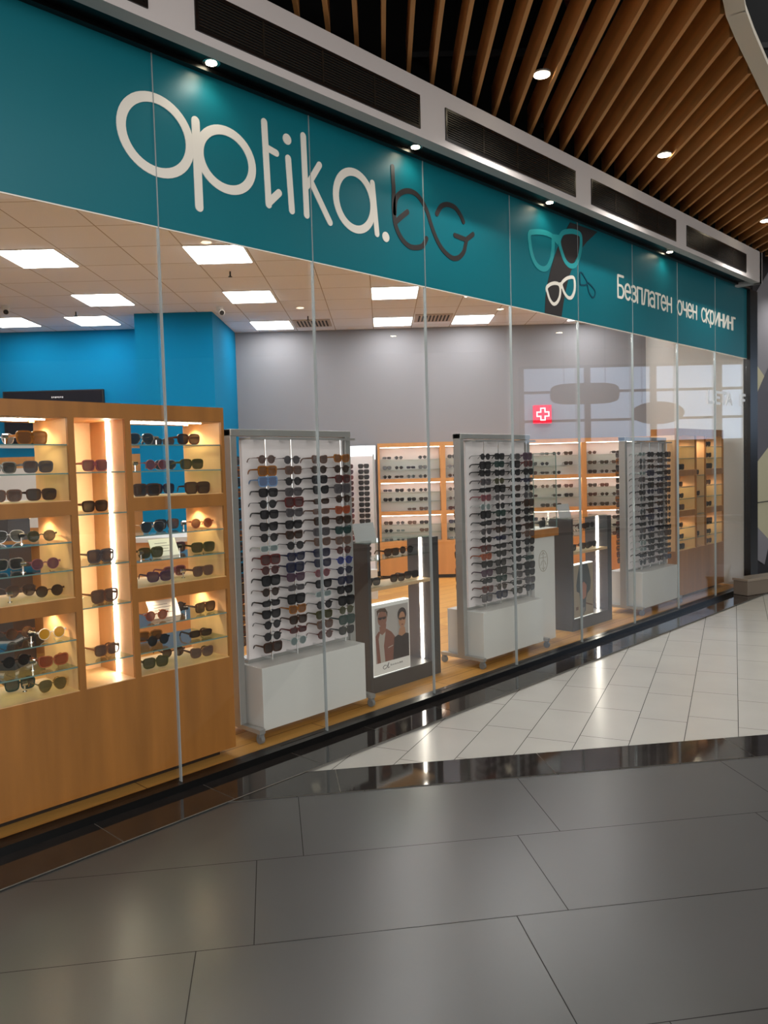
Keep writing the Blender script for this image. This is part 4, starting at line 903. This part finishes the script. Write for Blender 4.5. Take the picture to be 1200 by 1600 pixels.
# ================================================================ WHITE PEDESTAL WITH GLASS CASE
t = empty('pedestal', (5.83, 0.285, 0.03), 0, 'white pedestal with an embossed emblem, behind the middle sunglasses stand', 'pedestal')
MB().box(0, 0.33, 0, 0.34, 0, 0.925).build('body', WHITE, t, bevel=0.003)
em = MB()
em.ring([(0.14 + 0.072 * math.cos(a_ * .2618), 0.715 + 0.095 * math.sin(a_ * .2618)) for a_ in range(24)], [(0.14 + 0.067 * math.cos(a_ * .2618), 0.715 + 0.090 * math.sin(a_ * .2618)) for a_ in range(24)], -0.002, 0.001)
for pts in ([(0.14, 0.80), (0.14, 0.63)], [(0.09, 0.745), (0.19, 0.745)], [(0.10, 0.68), (0.12, 0.715), (0.16, 0.715), (0.18, 0.68)], [(0.11, 0.77), (0.14, 0.79), (0.17, 0.77)], [(0.115, 0.655), (0.14, 0.64), (0.165, 0.655)]):
    em.stroke(pts, 0.004, -0.002, 0.001)
em.build('emblem', mat('emblem_line', (150, 140, 120), 0.5), t)
t = empty('glass_case', (5.815, 0.268, 0.956), 0, 'square glass case on an oak tray, standing on the white pedestal', 'glass case')
MB().box(0, 0.39, 0, 0.37, 0, 0.07).build('tray', WOOD, t, bevel=0.002)
MB().box(0.01, 0.38, 0.01, 0.36, 0.07, 0.073).build('tray_lining', CARD, t)
for nm, bx in (('front', (0.01, 0.38, 0.01, 0.014)), ('back', (0.01, 0.38, 0.356, 0.36)), ('left', (0.01, 0.014, 0.014, 0.356)), ('right', (0.376, 0.38, 0.014, 0.356))):
    MB().box(bx[0], bx[1], bx[2], bx[3], 0.073, 0.73).build('glass_side', CASEG, t)
MB().box(0.01, 0.38, 0.01, 0.36, 0.73, 0.734).build('glass_top', CASEG, t)
eg = MB()
for xx, yy in ((0.01, 0.01), (0.376, 0.01), (0.01, 0.356), (0.376, 0.356)): eg.box(xx - .001, xx + 0.005, yy - .001, yy + 0.005, 0.073, 0.734)
eg.box(0.01, 0.38, 0.008, 0.013, 0.732, 0.737).box(0.01, 0.38, 0.357, 0.362, 0.732, 0.737)
eg.build('glass_edge', EDGE, t)
MB().box(0.20, 0.212, 0.20, 0.212, 0.073, 0.20).build('light_strip', E_STRIP, t)
for i, (dx, dy, z, lb) in enumerate([(0.10, 0.10, 1.029, 'left front'), (0.28, 0.10, 1.029, 'right front'), (0.285, 0.225, 1.029, 'right rear')]):
    sunglasses((5.815 + dx, 0.268 + dy, z + 0.032), 'oversized', 'black', 'black oversized sunglasses lying %s in the glass case on the pedestal' % lb, 'sunglasses in the glass case', 0.2, False)

# ================================================================ BACK WALL SHELVING
t = empty('wall_shelving', I(-0.07, 11.12, 0.03), IROT, 'long orange oak wall shelving with white lit backs against the grey wall', 'shelving')
bays = [(0.03, 0.88), (0.95, 1.85), (1.92, 2.86), (2.93, 3.80)]
Wd = 3.86
MB().box(0, Wd, 0.04, 0.34, 0, 0.05).build('plinth', KICK, t)
MB().box(0, Wd, 0, 0.34, 0.05, 0.53).build('base', ORANGE, t)
MB().box(0, Wd, 0, 0.34, 1.86, 1.915).build('top_panel', ORANGE, t)
prev = 0.0
for a, c in bays + [(Wd, Wd)]:
    MB().box(prev, a, 0, 0.34, 0.53, 1.86).build('upright', ORANGE, t); prev = c
BK = Stuff(); r4 = random.Random(5)
rowz = [1.72, 1.56, 1.43, 1.26, 1.12, 0.97, 0.79, 0.67, 0.57]
for a, c in bays:
    MB().box(a, c, 0.20, 0.21, 0.53, 1.86).build('back_panel', mat('lit_white_back', (205, 196, 198), 0.6) if a < 0.1 else bpy.data.materials['lit_white_back'], t)
    for z0, z1 in ((1.36, 1.42), (0.90, 0.96)): MB().box(a, c, 0, 0.20, z0 - 0.0, z1 - 0.01).build('rail', ORANGE, t)
    for zt in (1.855, 1.355, 0.895): MB().box(a + 0.01, c - 0.01, 0.03, 0.05, zt - 0.005, zt).build('light_strip', E_STRIP, t)
    for z in (1.68, 1.54, 1.22, 1.09, 0.76, 0.65): MB().box(a, c, 0.06, 0.20, z - 0.005, z).build('glass_shelf', SHELFG, t)
    for z in (1.68, 1.54, 1.412, 1.22, 1.09, 0.952, 0.76, 0.65, 0.531):
        x = a + 0.10
        while x < c - 0.08:
            if r4.random() < 0.88:
                T = t.matrix_world if False else (Matrix.Translation(I(-0.07, 11.12, 0.03)) @ Matrix.Rotation(IROT, 4, 'Z') @ Matrix.Translation((x, 0.075, z + 0.030)) @ Matrix.Rotation(r4.uniform(-.1, .1), 4, 'Z') @ Matrix.Scale(0.88, 4))
                BK.add(T, r4.choice(['square', 'round', 'cat', 'round', 'narrow']), r4.choice(['black', 'black', 'black', 'dark tortoise', 'brown', 'grey', 'black', 'dark red', 'clear', 'navy']))
            x += 0.168
BK.build('sunglasses', 'rows of small dark glasses on the white shelves of the back wall', 'glasses on the back wall shelving')
# mirror and tall rack beside the shelving
o = MB().box(-0.72, -0.10, 11.47, 11.49, 0.10, 1.93).build('wall_mirror', MIRROR, loc=IORG, rotz=IROT)
tag(o, 'tall wall mirror left of the orange shelving on the grey wall', 'mirror')
t = empty('glasses_rack', I(-0.42, 9.6, 0.03), IROT, 'white rack of small glasses behind the nearer anthracite frame, before the mirror', 'display rack')
MB().box(-0.30, 0.30, -0.02, 0.02, 0.35, 1.72).build('back_panel', PANELW, t)
MB().box(-0.32, 0.32, -0.15, 0.15, 0, 0.35).build('base', WHITE, t)
for sx in (-0.31, 0.31): MB().box(sx - 0.01, sx + 0.01, -0.025, 0.025, 0.35, 1.74).build('post', ALU, t)
RK = Stuff()
for cx_, cs in ((-0.20, ['black', 'grey']), (0.0, ['dark red', 'rose', 'brown', 'purple']), (0.19, ['black'])):
    for k in range(17):
        T = Matrix.Translation(I(-0.42, 9.6, 0.03)) @ Matrix.Rotation(IROT, 4, 'Z') @ Matrix.Translation((cx_, -0.135, 1.60 - k * 0.066)) @ Matrix.Scale(0.95, 4)
        RK.add(T, 'square', r4.choice(cs))
RK.build('sunglasses', 'small red and black glasses hanging in columns on the white rack by the mirror', 'glasses on the white rack')

# reflection of a red cross sign, built as a glowing box on the rear wall
t = empty('cross_reflection', I(2.315, 11.40, 2.31), IROT, 'reflection of a square red sign with white outlined cross, built against the grey wall', 'sign')
MB().box(-0.125, 0.125, 0, 0.10, -0.13, 0.13).build('reflection_box', E_RED, t)
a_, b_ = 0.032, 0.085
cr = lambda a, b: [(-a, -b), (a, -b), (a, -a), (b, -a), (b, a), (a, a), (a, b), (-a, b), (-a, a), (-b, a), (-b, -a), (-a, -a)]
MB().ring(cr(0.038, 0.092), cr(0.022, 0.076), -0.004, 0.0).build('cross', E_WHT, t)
# television on the blue wall
t = empty('television', I(-4.50, 10.95, 2.42), IROT, 'wide black flat screen on the blue wall above the oak cabinet', 'television')
MB().box(-0.69, 0.69, 0.0, 0.05, -0.37, 0.37).build('body', MATBLK, t)
MB().box(-0.67, 0.67, -0.004, 0.0, -0.34, 0.355).build('screen', TV, t)
mk = MB()
for k in range(7): mk.box(-0.02 + k * 0.024, -0.006 + k * 0.024, -0.0065, -0.004, 0.262 + 0.004 * (k % 2), 0.284)
mk.build('maker_mark', CARD, t)
# reception counter and dark unit behind the near cabinet
t = empty('reception_counter', I(-3.3, 7.0, 0.03), IROT, 'oak counter with pale top behind the near oak cabinet', 'counter')
MB().box(0, 1.75, 0, 0.6, 0, 0.97).build('body', ORANGE, t)
MB().box(-0.03, 1.78, -0.03, 0.63, 0.97, 1.01).build('top', WHITE, t)
t = empty('dark_cabinet', I(-4.3, 6.4, 0.03), IROT, 'dark low cabinet seen through the left niche of the near oak cabinet', 'cabinet')
MB().box(0, 1.25, 0, 0.4, 0.0, 1.36).build('body', DARK, t); MB().box(0, 1.25, 0.0, 0.4, 1.36, 1.38).build('top', WHITE, t)
t = empty('wood_shelf_unit', I(-5.3, 10.6, 0.03), IROT, 'oak wall unit below the television', 'shelving')
MB().box(0, 2.1, 0, 0.35, 0, 1.85).build('body', ORANGE, t)
MB().box(0.1, 0.9, -0.01, 0.0, 0.9, 1.7).box(1.1, 1.9, -0.01, 0.0, 0.9, 1.7).build('front_panel', CARD, t)

# low bench beyond the post
T_ = Matrix.Translation((9.47, -0.236, 0)) @ Matrix.Rotation(-0.30, 4, 'Z')
t = empty('bench', (9.47, -0.236, 0.0), -0.30, 'low taupe bench at the right edge of the photo beside the black post', 'bench')
MB().box(0, 1.2, 0.0, 0.19, 0.004, 0.17).build('body', mat('taupe_stone', (120, 108, 96), 0.25), t, bevel=0.004)
MB().box(-0.01, 1.21, -0.01, 0.20, 0.17, 0.20).build('seat', mat('taupe_top', (142, 130, 116), 0.3), t, bevel=0.004)
